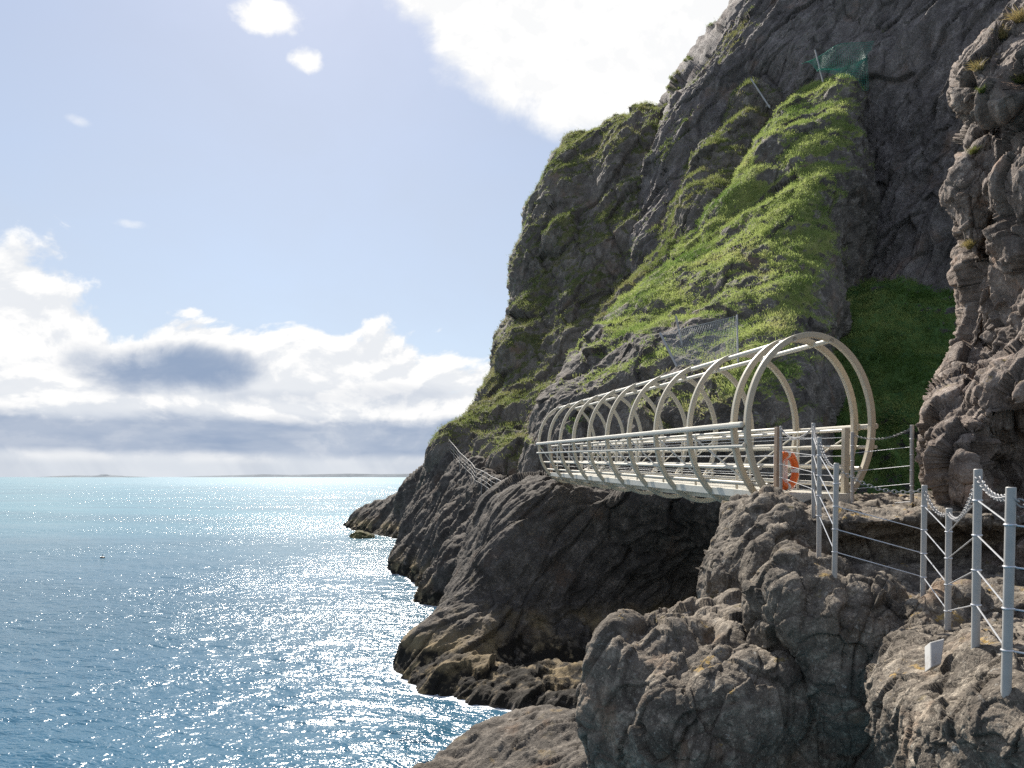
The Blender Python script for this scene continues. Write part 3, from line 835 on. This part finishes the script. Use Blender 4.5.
# distant coast on the horizon
def hills_strip(name, d, prof, label):
    mb = MB(); vs = []; fs = []
    for i, (px, h) in enumerate(prof):
        x = (px - 512) / F * d
        h *= 1.5
        vs += [(x, d - 300, SEA - 1), (x, d, SEA + h), (x * 1.02, d + 1800, SEA - 1)]
        if i:
            a = (i - 1) * 3; b = i * 3
            fs += [(a, b, b + 1, a + 1), (a + 1, b + 1, b + 2, a + 2)]
    mb.add(vs, fs)
    o = mb.build(name, M['far_land_haze']); tag(o, label, 'hills', None, 'structure')
hills_strip('hills', 20000, [(40, 4), (60, 26), (75, 34), (90, 30), (98, 36), (101, 52), (106, 54), (110, 32), (122, 28), (128, 4)],
            'low islet with a small lump on the left horizon')
hills_strip('hills', 22000, [(182, 4), (200, 26), (235, 42), (262, 60), (290, 48), (320, 62), (350, 74), (380, 60), (410, 72), (440, 80), (480, 70), (520, 50)],
            'thin blue grey distant coast along the horizon')

# ================================================================== FOOTBRIDGE
PHI = math.atan(122 / 720.0)
B0 = Vector((5.37, 13.0, -0.32))
bridge = empty('footbridge', B0, (math.radians(1.5), 0, PHI))
tag(bridge, 'beige tubular footbridge of elliptical hoops crossing the gap to the cliff', 'footbridge')
EA, EB, EC = 1.225, 1.62, 1.25
def ell_x(z): return EA * math.sqrt(max(0.0, 1 - ((z - EC) / EB) ** 2))
hoop_y = [0.0, 0.5] + [2.5 + 1.95 * i for i in range(9)]
LEN = hoop_y[-1]
def hoop_mesh():
    mb = MB(); n = 96; w, t = 0.10, 0.052
    vs = []; fs = []
    for i in range(n):
        a = i * 2 * math.pi / n
        nx, nz = math.cos(a) / EA, math.sin(a) / EB
        l = math.hypot(nx, nz); nx /= l; nz /= l
        x, z = EA * math.cos(a), EC + EB * math.sin(a)
        for (o, y) in ((t, -w / 2), (t, w / 2), (-t, w / 2), (-t, -w / 2)):
            vs.append((x + nx * o, y, z + nz * o))
        for k in range(4):
            fs.append((i * 4 + k, i * 4 + (k + 1) % 4, ((i + 1) % n) * 4 + (k + 1) % 4, ((i + 1) % n) * 4 + k))
    mb.add(vs, fs); return mb
hp = hoop_mesh().build('hoop', M['hoop_paint'], bridge, smooth=True, bevel=0.012)
for i, y in enumerate(hoop_y):
    o = hp if i == 0 else hp.copy()
    if i: COL.objects.link(o); o.parent = bridge
    o.location = (0, y, 0)
    tilt = 0.0
# brackets that fix the outer handrail to each hoop
for y in hoop_y[1:]:
    for s in (-1, 1):
        mb = MB(); mb.box((s * 1.262, y, 1.25), (0.05, 0.16, 0.14)); mb.build('bracket', M['hoop_paint'], bridge, bevel=0.008)
# outer rails
for s in (-1, 1):
    mb = MB(); mb.beam((s * 1.32, -0.02, 1.25), (s * 1.32, LEN + 0.05, 1.25), 0.08, 0.105)
    mb.build('handrail', M['rail_paint'], bridge, bevel=0.035)
    for z in (0.87, 0.48, 0.18):
        x = ell_x(z) + (0.10 if z > 0.8 else -0.10)
        mb = MB(); mb.tube([(s * x, -0.03, z), (s * x, LEN + 0.05, z)], 0.036, 10)
        mb.build('rail', M['rail_paint'], bridge, smooth=True)
    # diagonal rods between hoops
    for i in range(1, len(hoop_y) - 1):
        mb = MB()
        x0 = ell_x(1.1) - 0.03; x1 = ell_x(0.2) - 0.03
        mb.tube([(s * x0, hoop_y[i + 1] - 0.06, 1.12), (s * x1, hoop_y[i] + 0.06, 0.2)] if s < 0 else
                [(s * x0, hoop_y[i] + 0.06, 1.12), (s * x1, hoop_y[i + 1] - 0.06, 0.2)], 0.018, 6)
        mb.build('brace', M['rail_paint'], bridge, smooth=True)
    # roof tube
    x = 0.36
    mb = MB(); mb.tube([(s * x, -0.05, EC + EB * math.sqrt(1 - (x / EA) ** 2) - 0.02), (s * x, LEN + 0.05, EC + EB * math.sqrt(1 - (x / EA) ** 2) - 0.02)], 0.045, 10)
    mb.build('roof_tube', M['rail_paint'], bridge, smooth=True)
    # inner balustrade
    mb = MB(); mb.tube([(s * 0.66, -0.06, 1.17), (s * 0.66, LEN + 0.1, 1.17)], 0.03, 10)
    mb.build('inner_handrail', M['rail_paint'], bridge, smooth=True)
    for z in (0.16, 0.34, 0.52, 0.70, 0.88, 1.04):
        mb = MB(); mb.tube([(s * 0.66, -0.05, z), (s * 0.66, LEN + 0.1, z)], 0.024 if z in (0.16, 0.52, 0.88) else 0.008, 8)
        mb.build('wire' if z not in (0.16, 0.52, 0.88) else 'inner_rail', M['cable'] if z not in (0.16, 0.52, 0.88) else M['rail_paint'], bridge, smooth=True)
    for k, y in enumerate([-0.06] + [hoop_y[1] + 0.975 + 1.95 * i for i in range(0, 9)] + [LEN + 0.1]):
        mb = MB()
        big = k in (0, 10)
        mb.box((s * 0.66, y, 0.61 if not big else 0.57), (0.10 if big else 0.045, 0.10 if big else 0.045, 1.2 if not big else 1.28))
        mb.build('end_post' if big else 'baluster', M['end_post'] if (big and s < 0) else M['hoop_paint'] if big else M['rail_paint'], bridge, bevel=0.006)
    mb = MB(); mb.beam((s * 0.70, -0.08, -0.03), (s * 0.70, LEN + 0.2, -0.03), 0.05, 0.15)
    mb.build('edge_beam', M['deck_paint'], bridge, bevel=0.006)
    mb = MB(); mb.beam((s * 0.40, -0.08, -0.17), (s * 0.40, LEN + 0.2, -0.17), 0.09, 0.12)
    mb.build('stringer', M['hoop_paint'], bridge, bevel=0.006)
# deck of planks with real gaps
mb = MB(); n = 126
for i in range(n):
    y = -0.05 + i * (LEN + 0.2) / n
    mb.box((0, y + 0.07, 0.0), (1.34, 0.085, 0.045))
mb.build('deck', M['deck_paint'], bridge)
mb = MB(); mb.box((0, -0.14, -0.09), (1.5, 0.10, 0.24)); mb.build('threshold', M['deck_paint'], bridge, bevel=0.01)

# ================================================================== FENCES
def catenary(a, b, sag, n=14):
    a = Vector(a); b = Vector(b); out = []
    for i in range(n + 1):
        t = i / n
        p = a.lerp(b, t); p.z -= sag * 4 * t * (1 - t); out.append(p)
    return out

def chain_mesh(pts, pitch=0.035, r=0.005, w=0.5, n=10, m=5):
    mb = MB(); L = 0.0
    seg = []
    for a, b in zip(pts[:-1], pts[1:]): seg.append((a, b, (b - a).length))
    total = sum(x[2] for x in seg)
    k = int(total / pitch)
    for i in range(k):
        s = (i + 0.5) * pitch
        for a, b, l in seg:
            if s <= l: break
            s -= l
        t = (b - a).normalized(); c = a.lerp(b, min(1, s / l))
        side = t.cross(Vector((0, 0, 1))).normalized()
        ax = side if i % 2 else side.cross(t)
        mb.torus(c, ax, t, pitch * 0.45, r, n, m, 1.55)
    return mb

def fence(name, posts, label, spans, base_loc, rad=0.025):
    root = empty(name, base_loc); B = Vector(base_loc)
    tag(root, label, 'fence')
    for (top, bot) in posts:
        t, b = Vector(top) - B, Vector(bot) - B
        mb = MB(); d = (t - b).normalized()
        mb.tube([b - d * 0.35, t - d * 0.004, t], [rad, rad, rad * 0.82], 16)
        po = mb.build('post', M['galvanised'], root, smooth=True)
        for f in (0.22, 0.42, 0.62, 0.82):
            cl = MB(); c = b.lerp(t, f); cl.torus(c, d, Vector((1, 0, 0)), rad + 0.001, 0.006, 14, 6)
            cl.build('clamp', M['cable'], po, smooth=True)
    for (i, j, sag, cabs, link) in spans:
        t0, b0 = posts[i]; t1, b1 = posts[j]
        t0 = Vector(t0) - B; t1 = Vector(t1) - B; b0 = Vector(b0) - B; b1 = Vector(b1) - B
        dz = Vector((0, 0, -0.045))
        if sag is not None:
            chain_mesh(catenary(t0 + dz, t1 + dz, sag), *link).build('chain', M['chain'], root, smooth=True)
        for f in cabs:
            mb = MB(); mb.tube([b0.lerp(t0, f), b1.lerp(t1, f)], 0.005, 6); mb.build('cable', M['cable'], root, smooth=True)
    return root

def post(px, py0, py1, d, px1=None):
    return (P(px, py0, d), P(px1 if px1 else px, py1, d))
seaposts = [post(781, 426, 492, 12.2), post(813.5, 423, 508, 9.4), post(819.5, 437, 538, 7.8, 819), post(836.5, 463, 577, 6.95, 834.5),
            post(924.5, 485, 603, 6.7, 923), post(949, 508, 640, 6.0, 947.5), post(978, 469, 643, 4.55, 975.5), post(1011, 487, 696, 3.8, 1006),
            post(1120, 500, 720, 3.5)]
c4 = (0.22, 0.42, 0.62, 0.82)
big = (0.040, 0.0044); mid = (0.036, 0.0036)
fence('fence', seaposts, 'grey tubular post fence with chain and cables along the seaward side of the path',
      [(0, 1, 0.16, c4, mid), (1, 2, 0.10, c4, mid), (2, 3, 0.08, c4, mid), (3, 4, 0.10, c4[:3], mid),
       (4, 5, 0.09, c4, mid), (5, 6, 0.14, c4, mid), (6, 7, 0.06, c4, big), (7, 8, 0.09, c4, big)], P(924, 603, 6.7))
inner = [post(852.5, 432, 508, 12.3), post(912, 425, 503, 11.2)]
fence('fence', inner, 'short wire fence with sagging chain between the bridge end and the right crag',
      [(0, 1, 0.12, (0.02, 0.25, 0.48, 0.72), mid)], P(880, 506, 11.7), 0.03)

# far path railing
fr = empty('railing', P(478, 480, 48)); tag(fr, 'distant thin path railing climbing the far shore rock', 'railing')
B = Vector(fr.location)
fp = [P(452, 455, 60), P(458, 462, 57.5), P(464, 470, 55), P(470, 476, 52.5), P(476, 482, 50), P(479.5, 488, 47.5), P(486, 491.5, 45), P(491, 495, 42.8), P(496, 499.5, 40.6), P(502, 503, 38.8), P(508, 507, 37.2)]
fp = [Vector((q.x - 0.25, q.y - 0.9, q.z + 0.75)) for q in fp]
for q in fp:
    mb = MB(); mb.tube([q - B - Vector((0, 0, 1.4)), q - B + Vector((0, 0, 0.55))], 0.018, 6); mb.build('post', M['galvanised'], fr, smooth=True)
for k, h in enumerate((0.55, 0.28, 0.02, -0.24)):
    mb = MB(); mb.tube([q - B + Vector((0, 0, h)) for q in fp], 0.016 if k == 0 else 0.009, 6); mb.build('rail', M['galvanised'], fr, smooth=True)

# ================================================================== LIFEBUOY
lc = P(786.5, 470.5, 13.3)
lb = empty('lifebuoy', lc); tag(lb, 'orange lifebuoy with white bands hung at the entrance of the footbridge', 'lifebuoy')
nax = Vector((0.62, -0.78, 0.0)).normalized(); up = Vector((0, 0, 1)); hh = nax.cross(up)
mb = MB(); mb.torus((0, 0, 0), nax, up, 0.30, 0.068, 48, 16); mb.build('ring', M['orange_plastic'], lb, smooth=True)
for a in (0.0, 90, 180, 270):
    r = math.radians(a)
    mb = MB(); vs = []; fs = []
    for i in range(7):
        t = r + (i - 3) * 0.05
        rad = up * math.cos(t) + hh * math.sin(t)
        for j in range(16):
            b = j * 2 * math.pi / 16
            vs.append(rad * 0.30 + rad * 0.0705 * math.cos(b) + nax * 0.0705 * math.sin(b))
    for i in range(6):
        for j in range(16): fs.append((i * 16 + j, (i + 1) * 16 + j, (i + 1) * 16 + (j + 1) % 16, i * 16 + (j + 1) % 16))
    mb.add(vs, fs); mb.build('band', M['white_plastic'], lb, smooth=True)
mb = MB()
for q in range(4):
    pts = []
    for i in range(9):
        t = math.radians(q * 90 + i * 90 / 8)
        pts.append((up * math.cos(t) + hh * math.sin(t)) * (0.375 + 0.035 * math.sin(i / 8 * math.pi)))
    mb.tube(pts, 0.007, 6)
mb.build('grab_rope', M['white_plastic'], lb, smooth=True)
mb = MB(); rot = Matrix((nax, hh, up)).transposed()
mb.box(-nax * 0.12, (0.025, 0.46, 0.62), rot); mb.build('backboard', M['white_plastic'], lb, bevel=0.02)

# pale slab at a post foot
d0 = on_surface('nearest posts', 937, 668, 5.1).y
v = [P(930, 642, d0 + 0.04), P(945, 638, d0 + 0.06), P(941.5, 664, d0 - 0.06), P(930.5, 668, d0 - 0.08)]
sl = MB()
bk = [q + Vector((0.0, 0.07, -0.05)) for q in v]
cen = sum(v, Vector()) / 4
sl.add([q - cen for q in v + bk], [(0, 3, 2, 1), (4, 5, 6, 7), (0, 1, 5, 4), (1, 2, 6, 5), (2, 3, 7, 6), (3, 0, 4, 7)])
so = sl.build('concrete_block', M['concrete'], bevel=0.008); so.location = cen
tag(so, 'small pale concrete block set in the rock at a post foot', 'block')

# ================================================================== ROCKFALL NETS
def net(name, corners, nu, nv, r, mat, label, posts, sag=0.0, warp=0.0):
    a, b, c, d = [Vector(q) for q in corners]           # top-left, top-right, bottom-right, bottom-left
    root = empty(name, d); tag(root, label, 'net')
    L = Vector(d)
    def at(u, v):
        q = (a.lerp(b, u)).lerp(d.lerp(c, u), v)
        q = q + Vector((0, -1, -0.2)) * sag * math.sin(math.pi * u) * math.sin(math.pi * (0.2 + 0.8 * v))
        if warp: q = q + Vector((math.sin(u * 9 + v * 4), math.cos(u * 7 - v * 5), math.sin(v * 8 + u * 3))) * warp
        return q - L
    mb = MB()
    for i in range(nu + 1):
        mb.tube([at(i / nu, j / 12) for j in range(13)], r, 4, False)
    for j in range(nv + 1):
        mb.tube([at(i / 12, j / nv) for i in range(13)], r * (2.5 if j == 0 else 1), 4, False)
    mb.build('netting', mat, root)
    for (p0, p1, rr) in posts:
        m2 = MB(); m2.tube([Vector(p0) - L, Vector(p1) - L], rr, 8); m2.build('post', M['galvanised'], root, smooth=True)
    return root
net('rockfall_net', [P(660, 334, 33.5), P(737, 316, 33.0), P(738, 358, 31.5), P(677, 366, 32.0)], 44, 24, 0.0045, M['net_wire'],
    'grey wire rockfall net strung on posts above the bridge',
    [(P(660, 333, 33.5), P(677, 367, 32), 0.05), (P(676, 316, 34.2), P(682, 345, 34), 0.045), (P(737, 315, 33), P(738, 362, 31.5), 0.04)], 0.3)
net('rockfall_net', [P(803, 62, 57), P(874, 40, 57), P(866, 88, 55), P(820, 74, 56)], 46, 30, 0.006, M['green_net'],
    'green netting draped on the cliff at the top of the green buttress',
    [(P(815, 50, 57), P(823, 82, 56), 0.05)], 0.6, 0.25)
pl = empty('pole', P(768, 106, 60.5)); L = Vector(pl.location)
mb = MB(); mb.tube([P(751, 79, 62) - L, P(770, 108, 60) - L], 0.06, 8); mb.build('shaft', M['galvanised'], pl, smooth=True)
mb = MB(); mb.tube([Vector((-0.16, 0, 0)), Vector((0.16, 0, 0))], 0.09, 8); mb.build('foot', M['galvanised'], pl, smooth=True)
tag(pl, 'leaning grey steel pole standing on the olive ridge high up', 'pole')

# ================================================================== SMALL THINGS
# sea rock
def rock_blob(name, c, r, mat, label, seed):
    n, m = 40, 24; vs = []
    for j in range(m + 1):
        for i in range(n):
            th = j / m * math.pi; ph = i / n * 2 * math.pi
            vs.append((math.sin(th) * math.cos(ph), math.sin(th) * math.sin(ph), math.cos(th)))
    v = np.array(vs); f, e = facet(v * 1.7 + seed, seed)
    v = v * (1 + 0.22 * fbm(v * 1.3 + seed, 3, seed) + 0.16 * f)[:, None] * np.array(r)
    fs = [(j * n + i, j * n + (i + 1) % n, (j + 1) * n + (i + 1) % n, (j + 1) * n + i) for j in range(m) for i in range(n)]
    mb = MB(); mb.add(v.tolist(), [q[::-1] for q in fs]); o = mb.build(name, mat, smooth=True); o.location = c
    a = o.data.attributes.new('crack', 'FLOAT', 'POINT'); a.data.foreach_set('value', np.ones(len(v), np.float32))
    tag(o, label, 'rock', None, None); return o
WEED = rock_material('weedy_rock', (0.05, 0.045, 0.02), (0.14, 0.13, 0.05), (0.24, 0.21, 0.09), 1.2, 0.1, 0.0, False, 0.05)
rock_blob('rock', P(362, 538, 83), (1.35, 1.3, 0.8), WEED, 'small yellow green weedy rock alone in the sea off the point', 3)

# dark float on the open water
fl = empty('buoy', P(102.5, 558.5, 62)); fl.location.z = SEA + 0.05
mb = MB(); mb.torus((0, 0, 0.0), (0, 0, 1), (1, 0, 0), 0.10, 0.10, 14, 8); mb.build('float', M['float_dark'], fl, smooth=True)
mb = MB(); mb.tube([(0, 0, 0), (0.03, 0, 0.32)], 0.02, 6); mb.build('spar', M['float_dark'], fl, smooth=True)
tag(fl, 'tiny dark fishing float on the open water at left', 'buoy')

# grass tufts on the crag
def tuft(px, py, d, size, nblades, dryness, label, spread=0.5):
    size *= 0.62; nblades = int(nblades * 1.2)
    root_p = on_surface('overhanging crag', px, py, d); mb_v = []; mb_f = []; cols = []
    for i in range(nblades):
        a = random.uniform(0, 2 * math.pi); rr = size * 0.25 * math.sqrt(random.random())
        b = Vector((rr * math.cos(a), rr * math.sin(a), -0.05))
        h = size * random.uniform(0.5, 1.0)
        up = Vector((random.gauss(-0.25, spread), random.gauss(-0.1, spread), 1)).normalized()
        side = up.cross(Vector((random.gauss(0, 1), random.gauss(0, 1), 0.1))).normalized() * (size * 0.007 + 0.0012)
        mid_ = b + up * h * 0.55; tip = b + up * h + Vector((up.x * 0.3 * h, up.y * 0.3 * h, -0.22 * h))
        k = len(mb_v); mb_v += [b - side, b + side, mid_ + side * 0.8, mid_ - side * 0.8, tip]
        mb_f += [(k, k + 1, k + 2, k + 3), (k + 3, k + 2, k + 4)]
        t = min(1, max(0, dryness + random.gauss(0, 0.2)))
        c = [0.08 + 0.28 * t, 0.13 + 0.14 * t, 0.025 + 0.09 * t, 1]
        cols += [c] * 5
    mb = MB(); mb.add(mb_v, mb_f); o = mb.build('grass_tuft', M['grass']); o.location = root_p
    a = o.data.attributes.new('tint', 'FLOAT_COLOR', 'POINT'); a.data.foreach_set('color', np.array(cols, np.float32).reshape(-1))
    tag(o, label, 'grass tuft', 'grass tufts on the right crag')
tuft(1018, 18, 11.0, 0.55, 170, 0.95, 'straw coloured grass tuft on the very top of the right crag')
tuft(1000, 38, 11.3, 0.45, 110, 0.85, 'thin dry grass tuft on the upper shoulder of the right crag')
tuft(976, 64, 11.2, 0.38, 80, 0.8, 'sparse dry grass tuft on the jutting ledge of the right crag', 0.6)
tuft(1018, 78, 9.9, 0.34, 150, 0.35, 'green grass cushion near the picture edge high on the crag')
tuft(984, 92, 10.5, 0.24, 130, 0.1, 'small dark green tuft under the jutting ledge')
tuft(972, 150, 11.6, 0.30, 110, 0.3, 'green drooping tuft on the left edge of the crag', 0.6)
tuft(968, 246, 11.0, 0.34, 200, 0.75, 'bushy straw coloured tuft halfway down the crag', 0.55)
tuft(1004, 356, 9.4, 0.14, 70, 0.55, 'tiny yellowish tuft low on the sunlit crag face')

# ================================================================== SKY, SUN, CAMERA
def build_world():
    w = bpy.data.worlds.new('World'); SC.world = w; w.use_nodes = True
    nt = w.node_tree; nt.nodes.clear(); S.nt = nt
    sky = nt.nodes.new('ShaderNodeTexSky'); sky.sky_type = 'NISHITA'; sky.sun_disc = False
    sky.sun_elevation = math.radians(SUN_EL); sky.sun_rotation = math.radians(SUN_AZ)
    sky.air_density = 1.0; sky.dust_density = 0.5; sky.ozone_density = 1.2; sky.altitude = 10
    tc = nt.nodes.new('ShaderNodeTexCoord'); d = S(tc.outputs['Generated'])
    x, y, z = sep(d)
    az = S.math('ARCTAN2', x, y); el = S.math('ARCSINE', z)
    v = combine(az, el * 1.7, 0.0)
    big = noise(v, 3.2, 7, 0.55, 0.3)
    fine = noise(v, 11.0, 6, 0.6, 0.2, w=4.0)
    n = big * 0.7 + fine * 0.3
    # cumulus bank above the horizon, lit from above and behind
    def dens(off):
        e2 = el + off
        vv = combine(az, e2 * 1.55, 0.0)
        return noise(vv, 5.5, 9, 0.58, 0.35, w=1.2)
    dA = dens(0.0); dB = dens(0.016)
    lit = (dA - dB) * 4.5 + 0.5
    pa = noise(combine(az, 0.0, 0.3), 4.5, 3, 0.5)
    topel = 0.172 + sstep(az, -0.34, -0.60) * 0.075 + (pa - 0.5) * 0.10
    d1 = topel - el + (dA - 0.5) * 0.36
    b1 = sstep(d1, -0.006, 0.016)
    # gaps of sky inside the bank
    gap = sstep(noise(combine(az, el * 3.2, 2.0), 4.2, 6, 0.55, 0.3, w=6.0), 0.60, 0.68) * sstep(el, 0.10, 0.15) * sstep(az, -0.35, -0.50)
    b1 = b1 * (1.0 - gap * 0.8)
    def blob(cx, cy, rx, ry, amp=1.0, nn=None, soft=0.12):
        ex = (az - cx) / rx; ey = (el - cy) / ry
        r = ex * ex + ey * ey
        return sstep(1.0 - r + ((nn if nn is not None else n) - 0.5) * amp, 0.0, soft)
    b2 = blob(0.13, 0.745, 0.41, 0.32, 2.0, n * 0.4 + dA * 0.6, 0.30)
    b3 = blob(-0.318, 0.546, 0.050, 0.020, 9.0, fine * 0.5 + dA * 0.5, 1.0)
    b4 = blob(-0.278, 0.510, 0.024, 0.016, 8.0, fine * 0.5 + dA * 0.5, 1.0)
    b5 = smax(blob(-0.483, 0.300, 0.026, 0.006, 7.0, fine, 1.6), blob(-0.54, 0.40, 0.016, 0.007, 8.0, fine, 2.0)) * 0.5
    wisp = sstep(noise(combine(az, el * 3.0, 1.0), 7.0, 8, 0.62, 0.5, w=3.0), 0.63, 0.74) * sstep(el, 0.36, 0.22) * 0.45
    cloud = smax(smax(b1, b2), smax(smax(smax(b3, b4), b5), wisp))
    sh = noise(combine(az, el * 2.6, 0.7), 4.5, 8, 0.58, 0.4, w=9.0)
    heart = blob(-0.455, 0.135, 0.135, 0.040, 5.0, dA * 0.6 + sh * 0.4, 0.9)
    hb = smax(blob(-0.12, 0.112, 0.13, 0.020, 6.0, sh, 2.0), blob(-0.30, 0.105, 0.16, 0.012, 6.0, dA, 2.0)) * 0.55
    basev = el + (sh - 0.5) * 0.07 + (dA - 0.5) * 0.05
    base = sstep(basev, 0.086, 0.060) * sstep(el + (sh - 0.5) * 0.03, 0.016, 0.034)
    grey = smax(smax(heart, hb), base * (0.72 + 0.28 * sstep(noise(combine(az, el * 4.0, 5.0), 3.5, 5, 0.55), 0.38, 0.58)))
    body = sstep(lit, 0.62, 0.30) * (0.55 - sstep(el, 0.30, 0.50) * 0.30)
    deep = sstep(d1, 0.02, 0.14) * 0.22
    cc = mixc(smin(body + deep * sstep(sh, 0.4, 0.6), 0.8), (1.08, 1.07, 1.05), (0.66, 0.715, 0.80))
    cc = mixc(grey * (0.72 + sstep(sh, 0.62, 0.40) * 0.28), cc, (0.31, 0.40, 0.56))
    # rain shafts and haze under the base
    shaft = noise(combine(az + el * 0.6, el * 0.12, 0.0), 13.0, 4, 0.55, w=2.2)
    strip = sstep(el, 0.036, 0.014)
    cc = mixc(strip * 0.9, cc, mixc(sstep(shaft, 0.40, 0.62), (0.60, 0.655, 0.74), (0.72, 0.765, 0.83)))
    global CLOUD_GAIN
    bg1 = nt.nodes.new('ShaderNodeBackground'); nt.links.new(sky.outputs[0], bg1.inputs[0]); bg1.inputs[1].default_value = SKY_STR
    # thin high veil whitening the blue
    bgv = nt.nodes.new('ShaderNodeBackground')
    vc = mixc(sstep(el, 0.25, 0.75), (0.69, 0.77, 0.90), (0.55, 0.635, 0.86)); nt.links.new(vc.s, bgv.inputs[0]); bgv.inputs[1].default_value = VEIL_STR
    mv = nt.nodes.new('ShaderNodeMixShader')
    nt.links.new((0.62 + (big - 0.5) * 0.5).s, mv.inputs[0]); nt.links.new(bg1.outputs[0], mv.inputs[1]); nt.links.new(bgv.outputs[0], mv.inputs[2])
    bg2 = nt.nodes.new('ShaderNodeBackground'); nt.links.new(cc.s, bg2.inputs[0]); bg2.inputs[1].default_value = CLOUD_STR
    mx = nt.nodes.new('ShaderNodeMixShader'); nt.links.new((cloud * sstep(y, -0.25, 0.15)).s, mx.inputs[0])
    nt.links.new(mv.outputs[0], mx.inputs[1]); nt.links.new(bg2.outputs[0], mx.inputs[2])
    out = nt.nodes.new('ShaderNodeOutputWorld'); nt.links.new(mx.outputs[0], out.inputs[0])
SKY_STR, VEIL_STR, CLOUD_STR, EXPO = 0.07, 0.46, 0.53, 0.9
build_world()

sl = bpy.data.lights.new('sun', 'SUN'); sl.energy = 5.0; sl.angle = math.radians(0.53); sl.color = (1.0, 0.95, 0.87)
so = bpy.data.objects.new('sun', sl); COL.objects.link(so)
az, el = math.radians(SUN_AZ), math.radians(SUN_EL)
to_sun = Vector((math.sin(az) * math.cos(el), math.cos(az) * math.cos(el), math.sin(el)))
so.rotation_euler = to_sun.to_track_quat('Z', 'Y').to_euler()
so.location = to_sun * 200

cam = bpy.data.cameras.new('camera'); co = bpy.data.objects.new('camera', cam); COL.objects.link(co)
cam.sensor_width = 36.0; cam.lens = 36.0 * F / 1024.0
cam.shift_y = (HZ - 384.0) / 1024.0
cam.clip_start = 0.1; cam.clip_end = 200000
co.location = (0, 0, 0); co.rotation_euler = (math.radians(90), 0, 0)
SC.camera = co

SC.view_settings.view_transform = 'Standard'
SC.view_settings.look = 'None'
SC.view_settings.exposure = EXPO
SC.view_settings.gamma = 1.0
SC.render.engine = 'CYCLES'
try:
    SC.cycles.use_denoising = False
    SC.cycles.denoiser = 'OPENIMAGEDENOISE'
    SC.cycles.max_bounces = 6
    SC.cycles.sample_clamp_indirect = 6.0
except Exception:
    pass
